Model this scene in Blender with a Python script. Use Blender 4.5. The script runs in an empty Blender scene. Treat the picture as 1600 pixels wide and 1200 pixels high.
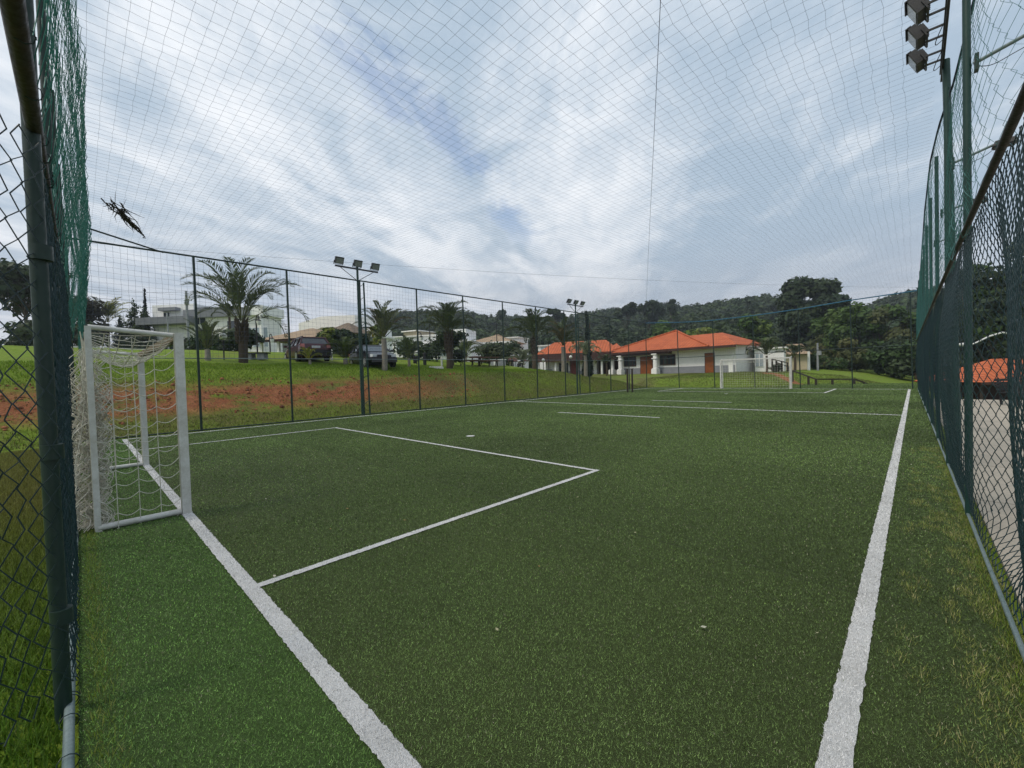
import bpy, math, random
import numpy as np
rng = np.random.default_rng(7)
random.seed(7)
scene = bpy.context.scene
COL = scene.collection
PI = math.pi

# ------------------------------------------------------------------ camera
F, PITCH, ROLL, YAW = 653.09, .0254, -.0281, .7676
CAM = np.array([0.0, 0.0, 1.6])
def camera_axes():
    c, s = math.cos(YAW), math.sin(YAW)
    fwd = np.array([-s, c, 0]); rt = np.array([c, s, 0]); up = np.array([0, 0, 1.0])
    cp, sp = math.cos(PITCH), math.sin(PITCH)
    fw = cp * fwd - sp * up; u = sp * fwd + cp * up
    cr, sr = math.cos(ROLL), math.sin(ROLL)
    return fw, cr * rt + sr * u, -sr * rt + cr * u
FW, RT, UP = camera_axes()
def ray(px, py): return FW + RT * (px - 800) / F + UP * (600 - py) / F
def at(px, py, depth): return CAM + depth * ray(px, py)

cam_data = bpy.data.cameras.new('camera')
cam = bpy.data.objects.new('camera', cam_data); COL.objects.link(cam)
from mathutils import Matrix, Vector
M = Matrix(((RT[0], UP[0], -FW[0], CAM[0]), (RT[1], UP[1], -FW[1], CAM[1]), (RT[2], UP[2], -FW[2], CAM[2]), (0, 0, 0, 1)))
cam.matrix_world = M
cam_data.sensor_width = 36; cam_data.lens = 36 * F / 1600
cam_data.clip_start = .02; cam_data.clip_end = 6000
scene.camera = cam

# ------------------------------------------------------------------ small maths
def sstep(a, b, x):
    t = np.clip((np.asarray(x, float) - a) / (b - a), 0, 1); return t * t * (3 - 2 * t)
_tab = rng.random((64, 64, 3))
def vnoise(x, y, k=0):
    x = np.asarray(x, float); y = np.asarray(y, float)
    xi = np.floor(x).astype(int); yi = np.floor(y).astype(int); fx = x - xi; fy = y - yi
    fx = fx * fx * (3 - 2 * fx); fy = fy * fy * (3 - 2 * fy)
    t = _tab[..., k]
    a = t[xi % 64, yi % 64]; b = t[(xi + 1) % 64, yi % 64]; c = t[xi % 64, (yi + 1) % 64]; d = t[(xi + 1) % 64, (yi + 1) % 64]
    return (a * (1 - fx) + b * fx) * (1 - fy) + (c * (1 - fx) + d * fx) * fy - .5
def fbm(x, y, k=0): return vnoise(x, y, k) + .5 * vnoise(x * 2.1 + 7, y * 2.1 + 3, k) + .25 * vnoise(x * 4.3 + 1, y * 4.3, k)

# ------------------------------------------------------------------ mesh builder
class G:
    def __init__(s): s.v = []; s.f = []; s.m = []; s.c = []; s.n = 0; s.sm = []
    def add(s, V, Fs, mi=0, col=None, smooth=False):
        V = np.asarray(V, float).reshape(-1, 3); Fs = np.asarray(Fs, int)
        s.v.append(V); s.f.append(Fs + s.n); s.n += len(V)
        s.m.append(np.full(len(Fs), mi)); s.sm.append(np.full(len(Fs), smooth))
        if col is None: c = np.ones((len(V), 3))
        else: c = np.broadcast_to(np.asarray(col, float), (len(V), 3))
        s.c.append(c); return s
    def box(s, c, size, rz=0, mi=0, col=None, taper=1.0):
        x, y, z = [q / 2 for q in size]
        V = np.array([[-x, -y, -z], [x, -y, -z], [x, y, -z], [-x, y, -z], [-x * taper, -y * taper, z], [x * taper, -y * taper, z], [x * taper, y * taper, z], [-x * taper, y * taper, z]])
        if rz:
            cc, ss = math.cos(rz), math.sin(rz); V[:, :2] = V[:, :2] @ np.array([[cc, ss], [-ss, cc]])
        return s.add(V + np.asarray(c, float), [[0, 3, 2, 1], [4, 5, 6, 7], [0, 1, 5, 4], [1, 2, 6, 5], [2, 3, 7, 6], [3, 0, 4, 7]], mi, col)
    def bar(s, a, b, w, h=None, mi=0, col=None):     # square bar from a to b
        return s.tube([a, b], (w / 2) * 1.414, 4, mi, col, flat=True)
    def tube(s, pts, r, sides=8, mi=0, col=None, flat=False, caps=True):
        P = np.asarray(pts, float); k = len(P)
        R = np.broadcast_to(np.asarray(r, float), (k,))
        T = np.gradient(P, axis=0); T /= np.linalg.norm(T, axis=1)[:, None] + 1e-12
        ref = np.array([0, 0, 1.0]) if abs(T[:, 2]).mean() < .8 else np.array([1.0, 0, 0])
        A = np.cross(T, ref); A /= np.linalg.norm(A, axis=1)[:, None] + 1e-12; B = np.cross(A, T)
        ang = np.arange(sides) / sides * 2 * PI + (PI / 4 if flat else 0)
        V = P[:, None] + R[:, None, None] * (np.cos(ang)[None, :, None] * A[:, None] + np.sin(ang)[None, :, None] * B[:, None])
        i = np.arange(k - 1)[:, None] * sides; j = np.arange(sides)[None]; jn = (j + 1) % sides
        Q = np.stack([i + j, i + jn, i + sides + jn, i + sides + j], -1).reshape(-1, 4)
        s.add(V, Q, mi, col, smooth=not flat)
        if caps:
            for e, q in ((0, 0), (k - 1, 1)):
                ring = V[e]; n = len(ring); cen = ring.mean(0)
                VV = np.vstack([ring, cen]); a = np.arange(n); b = (a + 1) % n
                f3 = np.stack([a, b, np.full(n, n)], -1) if q else np.stack([b, a, np.full(n, n)], -1)
                s.add(VV, f3, mi, col)
        return s
    def tubes(s, P, r, sides=3, mi=0, ref=(0, 0, 1), col=None):   # P[n,k,3]
        P = np.asarray(P, float); n, k, _ = P.shape
        T = np.gradient(P, axis=1); T /= np.linalg.norm(T, axis=2)[..., None] + 1e-12
        ref = np.broadcast_to(np.asarray(ref, float), T.shape)
        A = np.cross(T, ref); A /= np.linalg.norm(A, axis=2)[..., None] + 1e-9; B = np.cross(A, T)
        ang = np.arange(sides) / sides * 2 * PI
        r = np.broadcast_to(np.asarray(r, float), (n,))[:, None, None, None]
        V = P[:, :, None] + r * (np.cos(ang)[None, None, :, None] * A[:, :, None] + np.sin(ang)[None, None, :, None] * B[:, :, None])
        w = np.arange(n)[:, None, None] * k * sides; i = np.arange(k - 1)[None, :, None] * sides; j = np.arange(sides)[None, None]; jn = (j + 1) % sides
        Q = np.stack([w + i + j, w + i + jn, w + i + sides + jn, w + i + sides + j], -1).reshape(-1, 4)
        cc = None if col is None else np.repeat(np.asarray(col), k * sides, 0)
        return s.add(V, Q, mi, cc, smooth=True)
    def polys(s, V, mi=0, col=None):                # V[n,k,3]
        V = np.asarray(V, float); n, k, _ = V.shape
        cc = None if col is None else np.repeat(np.asarray(col), k, 0)
        return s.add(V, np.arange(n * k).reshape(n, k), mi, cc)
    def prism(s, poly, z0, z1, mi=0):               # convex polygon in xy
        p = np.asarray(poly, float); n = len(p)
        V = np.vstack([np.c_[p, np.full(n, z0)], np.c_[p, np.full(n, z1)]]); a = np.arange(n); b = (a + 1) % n
        s.add(V, np.stack([a, b, b + n, a + n], -1), mi)
        s.poly(V[n:], mi); s.poly(V[:n][::-1], mi); return s
    def poly(s, V, mi=0):
        V = np.asarray(V, float); c = V.mean(0); n = len(V); a = np.arange(n)
        if n == 4: return s.add(V, [[0, 1, 2, 3]], mi)
        return s.add(np.vstack([V, c]), np.stack([a, (a + 1) % n, np.full(n, n)], -1), mi)
    def disc_x(s, c, r, w, mi=0, n=18, rz=0):       # wheel-like cylinder, axis along local y
        return s.tube([np.array(c) - [0, w / 2, 0], np.array(c) + [0, w / 2, 0]], r, n, mi)
    def ball(s, c, r, nu=12, nv=8, mi=0, col=None):
        r = np.broadcast_to(np.asarray(r, float), (3,)); th = np.linspace(0, PI, nv + 1); ph = np.arange(nu) / nu * 2 * PI
        V = np.stack([np.sin(th)[:, None] * np.cos(ph), np.sin(th)[:, None] * np.sin(ph), np.cos(th)[:, None] + 0 * ph], -1) * r + np.asarray(c, float)
        i = np.arange(nv)[:, None] * nu; j = np.arange(nu)[None]; jn = (j + 1) % nu
        return s.add(V, np.stack([i + j, i + nu + j, i + nu + jn, i + jn], -1).reshape(-1, 4), mi, col, smooth=True)
    def grid(s, X, Y, Z, mi=0, smooth=True):
        a, b = X.shape; V = np.stack([X, Y, Z], -1); i = np.arange(a - 1)[:, None] * b; j = np.arange(b - 1)[None]
        return s.add(V, np.stack([i + j, i + b + j, i + b + j + 1, i + j + 1], -1).reshape(-1, 4), mi, smooth=smooth)
    def build(s, name, mats, parent=None, off=(0, 0, 0), attr=False):
        me = bpy.data.meshes.new(name); V = np.concatenate(s.v) - np.asarray(off, float)
        sizes = np.concatenate([np.full(len(f), f.shape[1]) for f in s.f]); loops = np.concatenate([f.ravel() for f in s.f])
        me.vertices.add(len(V)); me.vertices.foreach_set('co', V.ravel())
        me.loops.add(len(loops)); me.loops.foreach_set('vertex_index', loops)
        me.polygons.add(len(sizes)); st = np.r_[0, np.cumsum(sizes)[:-1]]
        me.polygons.foreach_set('loop_start', st); me.polygons.foreach_set('loop_total', sizes)
        me.polygons.foreach_set('material_index', np.concatenate(s.m)); me.polygons.foreach_set('use_smooth', np.concatenate(s.sm))
        if attr:
            a = me.attributes.new('Col', 'FLOAT_COLOR', 'POINT'); c = np.concatenate(s.c); a.data.foreach_set('color', np.c_[c, np.ones(len(c))].ravel())
        for m in (mats if isinstance(mats, (list, tuple)) else [mats]): me.materials.append(m)
        me.update(calc_edges=True); me.validate()
        o = bpy.data.objects.new(name, me); COL.objects.link(o)
        if parent is not None: o.parent = parent
        return o

def tag(o, label, cat, group=None, kind=None):
    if label: o['label'] = label
    if cat: o['category'] = cat
    if group: o['group'] = group
    if kind: o['kind'] = kind
    return o
def thing(name, label, cat, loc=(0, 0, 0), rz=0, group=None, scale=1.0):
    o = bpy.data.objects.new(name, None); COL.objects.link(o); o.empty_display_size = .3
    o.location = loc; o.rotation_euler = (0, 0, rz); o.scale = (scale,) * 3
    return tag(o, label, cat, group)
def copy_tree(o, loc, rz, label, scale=1.0):
    c = o.copy(); COL.objects.link(c); c.location = loc; c.rotation_euler = (0, 0, rz); c.scale = (scale,) * 3; c['label'] = label
    def kids(a, b):
        for ch in list(a.children):
            d = ch.copy(); COL.objects.link(d); d.parent = b; kids(ch, d)
    kids(o, c); return c
def structure(o): o['kind'] = 'structure'; return o

# ------------------------------------------------------------------ materials
def newmat(name):
    m = bpy.data.materials.new(name); m.use_nodes = True; nt = m.node_tree; nt.nodes.clear()
    out = nt.nodes.new('ShaderNodeOutputMaterial'); return m, nt, out
def nd(nt, t, **kw):
    n = nt.nodes.new(t)
    for k, v in kw.items(): setattr(n, k, v)
    return n
def noise(nt, vec, scale, detail=4, rough=.6, dist=0):
    n = nd(nt, 'ShaderNodeTexNoise'); n.inputs['Scale'].default_value = scale; n.inputs['Detail'].default_value = detail
    n.inputs['Roughness'].default_value = rough; n.inputs['Distortion'].default_value = dist
    if vec is not None: nt.links.new(vec, n.inputs['Vector'])
    return n.outputs['Fac']
def mapr(nt, v, a, b, c=0., d=1., smooth=True):
    n = nd(nt, 'ShaderNodeMapRange'); n.interpolation_type = 'SMOOTHSTEP' if smooth else 'LINEAR'
    nt.links.new(v, n.inputs[0])
    for i, q in enumerate((a, b, c, d)): n.inputs[1 + i].default_value = q
    return n.outputs[0]
def mth(nt, op, a, b=None):
    n = nd(nt, 'ShaderNodeMath', operation=op)
    for i, q in enumerate((a, b)):
        if q is None: continue
        if isinstance(q, (int, float)): n.inputs[i].default_value = q
        else: nt.links.new(q, n.inputs[i])
    return n.outputs[0]
def mixc(nt, fac, a, b, blend='MIX'):
    n = nd(nt, 'ShaderNodeMix', data_type='RGBA', blend_type=blend)
    if isinstance(fac, (int, float)): n.inputs[0].default_value = fac
    else: nt.links.new(fac, n.inputs[0])
    for i, q in ((6, a), (7, b)):
        if isinstance(q, tuple): n.inputs[i].default_value = (*q, 1)
        else: nt.links.new(q, n.inputs[i])
    return n.outputs[2]
def princ(nt, out, col, rough=.6, metal=0., bump=None, bdist=.01, bstr=.6, spec=.5):
    p = nd(nt, 'ShaderNodeBsdfPrincipled')
    if isinstance(col, tuple): p.inputs['Base Color'].default_value = (*col, 1)
    else: nt.links.new(col, p.inputs['Base Color'])
    if isinstance(rough, (int, float)): p.inputs['Roughness'].default_value = rough
    else: nt.links.new(rough, p.inputs['Roughness'])
    p.inputs['Metallic'].default_value = metal; p.inputs['Specular IOR Level'].default_value = spec
    if bump is not None:
        b = nd(nt, 'ShaderNodeBump'); b.inputs['Distance'].default_value = bdist; b.inputs['Strength'].default_value = bstr
        nt.links.new(bump, b.inputs['Height']); nt.links.new(b.outputs[0], p.inputs['Normal'])
    nt.links.new(p.outputs[0], out.inputs[0]); return p
def objv(nt): return nd(nt, 'ShaderNodeTexCoord').outputs['Object']
def posv(nt): return nd(nt, 'ShaderNodeNewGeometry').outputs['Position']
def weathered(name, col, col2, rough=.6, scale=6., metal=0., amount=.5, bump=.004, spec=.4):
    m, nt, out = newmat(name); v = objv(nt)
    n1 = noise(nt, v, scale, 6, .65); n2 = noise(nt, v, scale * 7, 3, .6)
    f = mapr(nt, mth(nt, 'ADD', mth(nt, 'MULTIPLY', n1, .7), mth(nt, 'MULTIPLY', n2, .3)), .5 - amount * .35, .5 + amount * .35)
    r = mapr(nt, n2, .3, .7, max(.05, rough - .12), min(1, rough + .12))
    princ(nt, out, mixc(nt, f, col, col2), r, metal, n2, bump, .5, spec); return m
def foliage(name, gain=1.0, trans=.25, rough=.55):
    m, nt, out = newmat(name); a = nd(nt, 'ShaderNodeAttribute', attribute_name='Col')
    c = mixc(nt, 1.0, a.outputs['Color'], (gain, gain, gain), 'MULTIPLY')
    p = nd(nt, 'ShaderNodeBsdfPrincipled'); nt.links.new(c, p.inputs['Base Color']); p.inputs['Roughness'].default_value = rough; p.inputs['Specular IOR Level'].default_value = .25
    t = nd(nt, 'ShaderNodeBsdfTranslucent'); nt.links.new(c, t.inputs['Color'])
    ms = nd(nt, 'ShaderNodeMixShader'); ms.inputs[0].default_value = trans
    nt.links.new(p.outputs[0], ms.inputs[1]); nt.links.new(t.outputs[0], ms.inputs[2]); nt.links.new(ms.outputs[0], out.inputs[0]); return m

def turf_mat(name, a, b, c):
    m, nt, out = newmat(name); v = posv(nt)
    big = noise(nt, v, .35, 5, .6); mid = noise(nt, v, 3.5, 5, .7); fine = noise(nt, v, 260, 3, .8)
    mp = nd(nt, 'ShaderNodeMapping'); mp.inputs['Scale'].default_value = (1.2, 9, 1); nt.links.new(v, mp.inputs['Vector'])
    st = noise(nt, mp.outputs[0], 1.1, 4, .6)
    c1 = mixc(nt, mapr(nt, big, .35, .65), a, b)
    c2 = mixc(nt, mapr(nt, mth(nt, 'ADD', mth(nt, 'MULTIPLY', mid, .6), mth(nt, 'MULTIPLY', st, .4)), .3, .7, 0, .8), c1, c)
    c3 = mixc(nt, 1.0, c2, mixc(nt, mapr(nt, fine, .3, .7), (.45, .45, .45), (1.45, 1.45, 1.4)), 'MULTIPLY')
    # rolls laid side by side, and the pile worn flat in front of the goal
    sq = nd(nt, 'ShaderNodeSeparateXYZ'); nt.links.new(v, sq.inputs[0])
    fr = mth(nt, 'FRACT', mth(nt, 'MULTIPLY', mth(nt, 'ADD', sq.outputs[1], 40.3), .25)); roll = mth(nt, 'FRACT', mth(nt, 'MULTIPLY', mth(nt, 'ADD', sq.outputs[1], 40.3), .125))
    c3 = mixc(nt, mapr(nt, roll, .495, .505, 0, .22), c3, mixc(nt, 1.0, c3, (.80, .84, .80), 'MULTIPLY'))
    c3 = mixc(nt, mapr(nt, mth(nt, 'ABSOLUTE', mth(nt, 'SUBTRACT', fr, .5)), .4955, .4985, 0, .45), c3, (.035, .045, .018))
    wx_ = mth(nt, 'POWER', mth(nt, 'MULTIPLY', mth(nt, 'ADD', sq.outputs[0], 8.6), .30), 2); wy_ = mth(nt, 'POWER', mth(nt, 'MULTIPLY', mth(nt, 'SUBTRACT', sq.outputs[1], 1.4), .55), 2)
    worn = mth(nt, 'MULTIPLY', mapr(nt, mth(nt, 'ADD', wx_, wy_), 1.3, .2), mapr(nt, mid, .35, .65))
    c3 = mixc(nt, mth(nt, 'MULTIPLY', worn, .45), c3, (.075, .085, .040))
    p = princ(nt, out, c3, .75, 0, fine, .012, .9, .2)
    p.inputs['Sheen Weight'].default_value = .0; p.inputs['Sheen Roughness'].default_value = .6; p.inputs['Sheen Tint'].default_value = (.75, .9, .5, 1)
    return m
MT = {}
MT['turf'] = turf_mat('pitch_turf', (.058, .080, .024), (.070, .096, .029), (.050, .068, .020))
MT['turf_green'] = turf_mat('goal_area_turf', (.058, .104, .026), (.070, .122, .031), (.050, .088, .022))
m, nt, out = newmat('line_fibre'); v = posv(nt); f1 = noise(nt, v, 180, 3, .8); f2 = noise(nt, v, 2.5, 5, .7)
princ(nt, out, mixc(nt, mapr(nt, f1, .3, .68), (.44, .44, .43), mixc(nt, mapr(nt, f2, .35, .7), (.82, .81, .80), (.64, .63, .61))), .8, 0, f1, .012, .8, .2); MT['line'] = m
MT['blade'] = foliage('turf_fibre', 1.0, .15, .5)
MT['grass'] = foliage('grass_blade', 1.0, .3, .6)
MT['leaf'] = foliage('leaf', 1.0, .28, .55)
MT['palm'] = foliage('palm_leaflet', 1.0, .25, .45)

# terrain: grass, bare red earth on the bank, dry patches
m, nt, out = newmat('terrain_ground'); v = posv(nt); sx = nd(nt, 'ShaderNodeSeparateXYZ'); nt.links.new(v, sx.inputs[0])
X, Y, Z = sx.outputs
n1 = noise(nt, v, .45, 6, .65); n2 = noise(nt, v, 2.6, 6, .7); n3 = noise(nt, v, 14, 5, .75); n4 = noise(nt, v, .12, 4, .6)
g = mixc(nt, mapr(nt, n2, .35, .65), (.135, .215, .018), (.185, .255, .030))
g = mixc(nt, mapr(nt, n1, .50, .68, 0, .75), g, (.175, .170, .050))
g = mixc(nt, mapr(nt, n3, .45, .72, 0, .6), g, (.050, .075, .014))
band = mth(nt, 'MULTIPLY', mapr(nt, Z, .25, .75), mapr(nt, Z, 1.75, 1.15))
side = mth(nt, 'MULTIPLY', mapr(nt, X, -17.4, -18.2), mapr(nt, Y, 19.5, 8.0))
side = mth(nt, 'MULTIPLY', side, mapr(nt, X, -26, -22))
dry = mth(nt, 'MULTIPLY', mth(nt, 'MULTIPLY', mapr(nt, Z, 2.2, 1.2), mapr(nt, X, -17.2, -17.8)), mapr(nt, n1, .3, .6))
g = mixc(nt, mth(nt, 'MULTIPLY', dry, .7), g, (.120, .105, .042))
mpn = nd(nt, 'ShaderNodeMapping'); mpn.inputs['Scale'].default_value = (1.6, .55, 1.6); nt.links.new(v, mpn.inputs['Vector'])
nb = noise(nt, mpn.outputs[0], .9, 7, .72)
soil_m = mth(nt, 'MULTIPLY', mth(nt, 'MULTIPLY', band, side), mapr(nt, mth(nt, 'ADD', mth(nt, 'MULTIPLY', nb, .75), mth(nt, 'MULTIPLY', n3, .25)), .415, .515))
soil = mixc(nt, mapr(nt, n3, .3, .7), (.33, .120, .055), (.17, .066, .034))
soil = mixc(nt, mapr(nt, n2, .45, .7, 0, .7), soil, (.42, .18, .09))
c = mixc(nt, soil_m, g, soil)
b = mth(nt, 'ADD', mth(nt, 'MULTIPLY', n2, .5), mth(nt, 'MULTIPLY', n3, .5))
princ(nt, out, c, .9, 0, b, .10, .9, .15); MT['terrain'] = m

m, nt, out = newmat('hill_soil'); v = posv(nt); n1 = noise(nt, v, .06, 5, .6)
princ(nt, out, mixc(nt, mapr(nt, n1, .3, .7), (.022, .036, .014), (.038, .050, .022)), .95, spec=.1); MT['hill'] = m
m, nt, out = newmat('concrete_slab'); v = posv(nt); n1 = noise(nt, v, .8, 6, .65); n2 = noise(nt, v, 30, 4, .7)
br = nd(nt, 'ShaderNodeTexBrick'); br.inputs['Scale'].default_value = 1; br.offset = 0
for k, q in (('Color1', (1, 1, 1, 1)), ('Color2', (.92, .92, .92, 1)), ('Mortar', (.45, .43, .4, 1))): br.inputs[k].default_value = q
br.inputs['Brick Width'].default_value = 2.4; br.inputs['Row Height'].default_value = 2.4; br.inputs['Mortar Size'].default_value = .012; nt.links.new(v, br.inputs['Vector'])
cc = mixc(nt, mapr(nt, n1, .35, .68), (.46, .40, .32), (.36, .32, .26)); cc = mixc(nt, mapr(nt, n2, .4, .7, 0, .5), cc, (.30, .27, .22))
princ(nt, out, mixc(nt, 1.0, cc, br.outputs['Color'], 'MULTIPLY'), .85, 0, n2, .004, .5, .3); MT['concrete'] = m
MT['asphalt'] = weathered('road_surface', (.26, .25, .25), (.34, .32, .32), .9, 2, 0, .6)
MT['kerb'] = weathered('kerb_paint', (.72, .72, .70), (.55, .54, .52), .8, 3)
MT['green_paint'] = weathered('green_painted_steel', (.008, .036, .030), (.016, .052, .043), .5, 5)
MT['dark_green'] = weathered('dark_green_steel', (.008, .026, .020), (.016, .034, .028), .5, 4)
MT['rust'] = weathered('rusty_dark_pipe', (.016, .015, .014), (.040, .026, .020), .6, 7)
MT['galv'] = weathered('galvanised_pipe', (.20, .245, .25), (.10, .15, .15), .5, 9, .2, .8)
MT['chain'] = weathered('coated_chain_wire', (.006, .026, .032), (.016, .045, .052), .38, 12)
MT['chain_dark'] = weathered('dark_chain_wire', (.006, .022, .026), (.016, .036, .040), .42, 12)
MT['cord'] = weathered('green_nylon_cord', (.016, .125, .095), (.03, .18, .145), .55, 9)
MT['cord_teal'] = weathered('teal_nylon_cord', (.028, .125, .115), (.05, .17, .155), .55, 9)
MT['cord_blue'] = weathered('navy_nylon_cord', (.045, .062, .11), (.065, .085, .14), .6, 9)
MT['rope_blue'] = weathered('blue_rope', (.010, .10, .19), (.02, .15, .25), .6, 12)
MT['rope_navy'] = weathered('navy_rope', (.010, .012, .040), (.018, .022, .06), .7, 14)
MT['rope_white'] = weathered('white_net_cord', (.70, .68, .60), (.50, .47, .40), .7, 9)
MT['goal_white'] = weathered('worn_white_paint', (.76, .76, .74), (.44, .42, .37), .5, 5, 0, .9)
MT['goal_shade_brown'] = weathered('shade_toned_crossbar', (.24, .19, .12), (.12, .10, .07), .7, 5, 0, .8)  # brown puts the shaded underside of the white crossbar into its colour
MT['wall'] = weathered('white_wall_paint', (.90, .89, .88), (.83, .82, .81), .85, .9, 0, .6, .002)
MT['wall_warm'] = weathered('cream_wall_paint', (.88, .86, .83), (.78, .76, .73), .85, .9, 0, .6, .002)
MT['wall_beige'] = weathered('beige_wall_paint', (.52, .44, .31), (.44, .37, .26), .85, .9, 0, .6, .002)
MT['wall_grey'] = weathered('grey_wall_paint', (.27, .28, .31), (.22, .23, .26), .85, 1.2, 0, .6, .002)
MT['roof_grey'] = weathered('grey_roof_sheet', (.17, .18, .20), (.22, .23, .25), .6, 1.2)
def tiles(name, a, b, sc=1.0):
    m, nt, out = newmat(name); v = objv(nt)
    w = nd(nt, 'ShaderNodeTexWave', wave_type='BANDS', bands_direction='X'); w.inputs['Scale'].default_value = .75 * sc; w.inputs['Distortion'].default_value = .25; nt.links.new(v, w.inputs['Vector'])
    w2 = nd(nt, 'ShaderNodeTexWave', wave_type='BANDS', bands_direction='Z'); w2.inputs['Scale'].default_value = 2.2 * sc; nt.links.new(v, w2.inputs['Vector'])
    n1 = noise(nt, v, .9, 6, .7); n2 = noise(nt, v, 6, 4, .7)
    c = mixc(nt, mapr(nt, n1, .35, .7), a, b); c = mixc(nt, mapr(nt, n2, .5, .75, 0, .45), c, tuple(q * .62 for q in b))
    c = mixc(nt, mapr(nt, mth(nt, 'MULTIPLY', w.outputs['Fac'], w2.outputs['Fac']), .0, .16, .62, 0), c, tuple(q * .55 for q in b))
    princ(nt, out, c, .8, 0, w.outputs['Fac'], .05, .8, .25); return m
MT['tile_orange'] = tiles('orange_clay_tile', (.58, .150, .056), (.43, .105, .042))
MT['tile_tan'] = tiles('tan_clay_tile', (.40, .29, .19), (.31, .23, .155))
MT['tile_brown'] = tiles('brown_clay_tile', (.22, .17, .125), (.17, .13, .10))
MT['wood_door'] = weathered('varnished_door_wood', (.30, .090, .022), (.20, .058, .016), .5, 4)
MT['wood_dark'] = weathered('dark_stained_wood', (.045, .018, .013), (.075, .032, .022), .7, 5)
MT['wood_rail'] = weathered('dark_rail_wood', (.028, .022, .018), (.045, .034, .026), .8, 6)
MT['wood_brown'] = weathered('brown_table_wood', (.14, .06, .03), (.09, .045, .028), .7, 6)
m, nt, out = newmat('window_glass'); princ(nt, out, (.03, .04, .05), .06, 0, spec=.8); MT['glass'] = m
m, nt, out = newmat('pale_glazing'); v = objv(nt); princ(nt, out, mixc(nt, noise(nt, v, 1.2, 4), (.22, .28, .34), (.40, .46, .50)), .15, 0, spec=.7); MT['glass_pale'] = m
MT['black'] = weathered('black_painted_metal', (.012, .012, .013), (.022, .022, .024), .45, 6)
MT['lamp_face'] = weathered('floodlight_glass', (.30, .31, .29), (.20, .21, .20), .18, 9)
m, nt, out = newmat('opal_globe'); princ(nt, out, (.80, .80, .77), .3); MT['globe'] = m
MT['bark'] = weathered('tree_bark', (.10, .075, .05), (.055, .042, .03), .9, 6, 0, .7, .02)
MT['bark_pale'] = weathered('pale_palm_bark', (.30, .27, .23), (.16, .14, .115), .9, 7, 0, .7, .02)
MT['boots'] = weathered('palm_leaf_base', (.075, .055, .036), (.035, .028, .020), .9, 8, 0, .8, .03)
MT['dry'] = weathered('dry_dark_twig', (.030, .024, .018), (.060, .046, .034), .9, 14)
MT['tyre'] = weathered('tyre_rubber', (.014, .014, .014), (.024, .023, .022), .85, 9)
MT['rim'] = weathered('wheel_rim', (.50, .51, .52), (.38, .39, .40), .35, 9, .6)
def paint(name, c):
    m, nt, out = newmat(name); p = princ(nt, out, c, .32, .15); p.inputs['Coat Weight'].default_value = .35; p.inputs['Coat Roughness'].default_value = .06; return m
MT['paint_red'] = paint('dark_red_car_paint', (.060, .006, .010)); MT['paint_black'] = paint('black_car_paint', (.005, .006, .010)); MT['paint_white'] = paint('white_bike_paint', (.62, .62, .62))
MT['plate'] = weathered('plate_white', (.55, .55, .56), (.48, .48, .5), .5, 9)
m, nt, out = newmat('tail_lamp_plastic'); princ(nt, out, (.50, .16, .15), .12); MT['tail'] = m
m, nt, out = newmat('head_lamp_plastic'); princ(nt, out, (.62, .65, .68), .08); MT['head'] = m
MT['bumper'] = weathered('black_bumper_plastic', (.014, .014, .015), (.02, .02, .021), .6, 9)
MT['stone'] = weathered('grey_stone', (.32, .33, .35), (.22, .23, .25), .8, 5)
MT['red_sheet'] = weathered('dull_red_panel', (.20, .045, .035), (.15, .035, .03), .7, 4)

# ------------------------------------------------------------------ terrain
def hgt(x, y):
    x = np.asarray(x, float); y = np.asarray(y, float)
    H = np.interp(y, [-60, 0, 15, 22, 29, 33, 38, 60], [2.75, 2.5, 2.33, 2.02, 1.8, 1.15, .8, .9])
    rise = (.135 * np.clip(-21 - x, 0, 12) + .04 * np.maximum(0, -33 - x)) * (1 - .8 * sstep(24, 44, y))
    left = sstep(17.4, 21.8, -x) * (H - .42 * (1 - .8 * sstep(24, 44, y))) + rise
    wx = np.interp(x, [-12, -9, -5, -1, 1.5, 6], [1.0, .95, .45, -.5, -1.1, -2.0])
    w1 = np.interp(x, [-12, -9.5, -7, -3, 2], [.72, .60, -.15, -.40, -.90])
    far = sstep(35.2, 39.5, y) * w1 + sstep(39, 51, y) * (wx - w1)
    w = sstep(-17.2, -20, x)
    h = np.where(y > 34.9, np.maximum(left, 0) * w + far * (1 - w), left)
    h = np.where((y > 34.9) & (x < -17.2), np.maximum(left, far), h)
    h = h - 1.9 * sstep(.8, 2.2, x) * sstep(25.6, 29, y) * (1 - sstep(40, 50, y))
    nz = .10 * fbm(x * .35, y * .35, 1) + .05 * fbm(x * 1.3, y * 1.3, 2)
    flat = (1 - sstep(17.2, 18.2, -x)) * (1 - sstep(34.9, 36.5, y))
    return h + nz * (1 - flat) - .05 * flat
def gp(px, depth):
    d = ray(px, 590); p = CAM + depth * d; return np.array([p[0], p[1], float(hgt(p[0], p[1]))])
xs = np.unique(np.concatenate([np.linspace(-1500, -140, 14), np.linspace(-140, -50, 30), np.linspace(-50, -24, 40), np.linspace(-24, -16.6, 30), np.linspace(-16.6, 3, 24), np.linspace(3, 60, 30), np.linspace(60, 1500, 14)]))
ys = np.unique(np.concatenate([np.linspace(-1500, -60, 12), np.linspace(-60, -4, 20), np.linspace(-4, 34.6, 90), np.linspace(34.6, 52, 36), np.linspace(52, 110, 30), np.linspace(110, 1500, 14)]))
XX, YY = np.meshgrid(xs, ys, indexing='ij')
structure(G().grid(XX, YY, hgt(XX, YY)).build('terrain', MT['terrain']))

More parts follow.
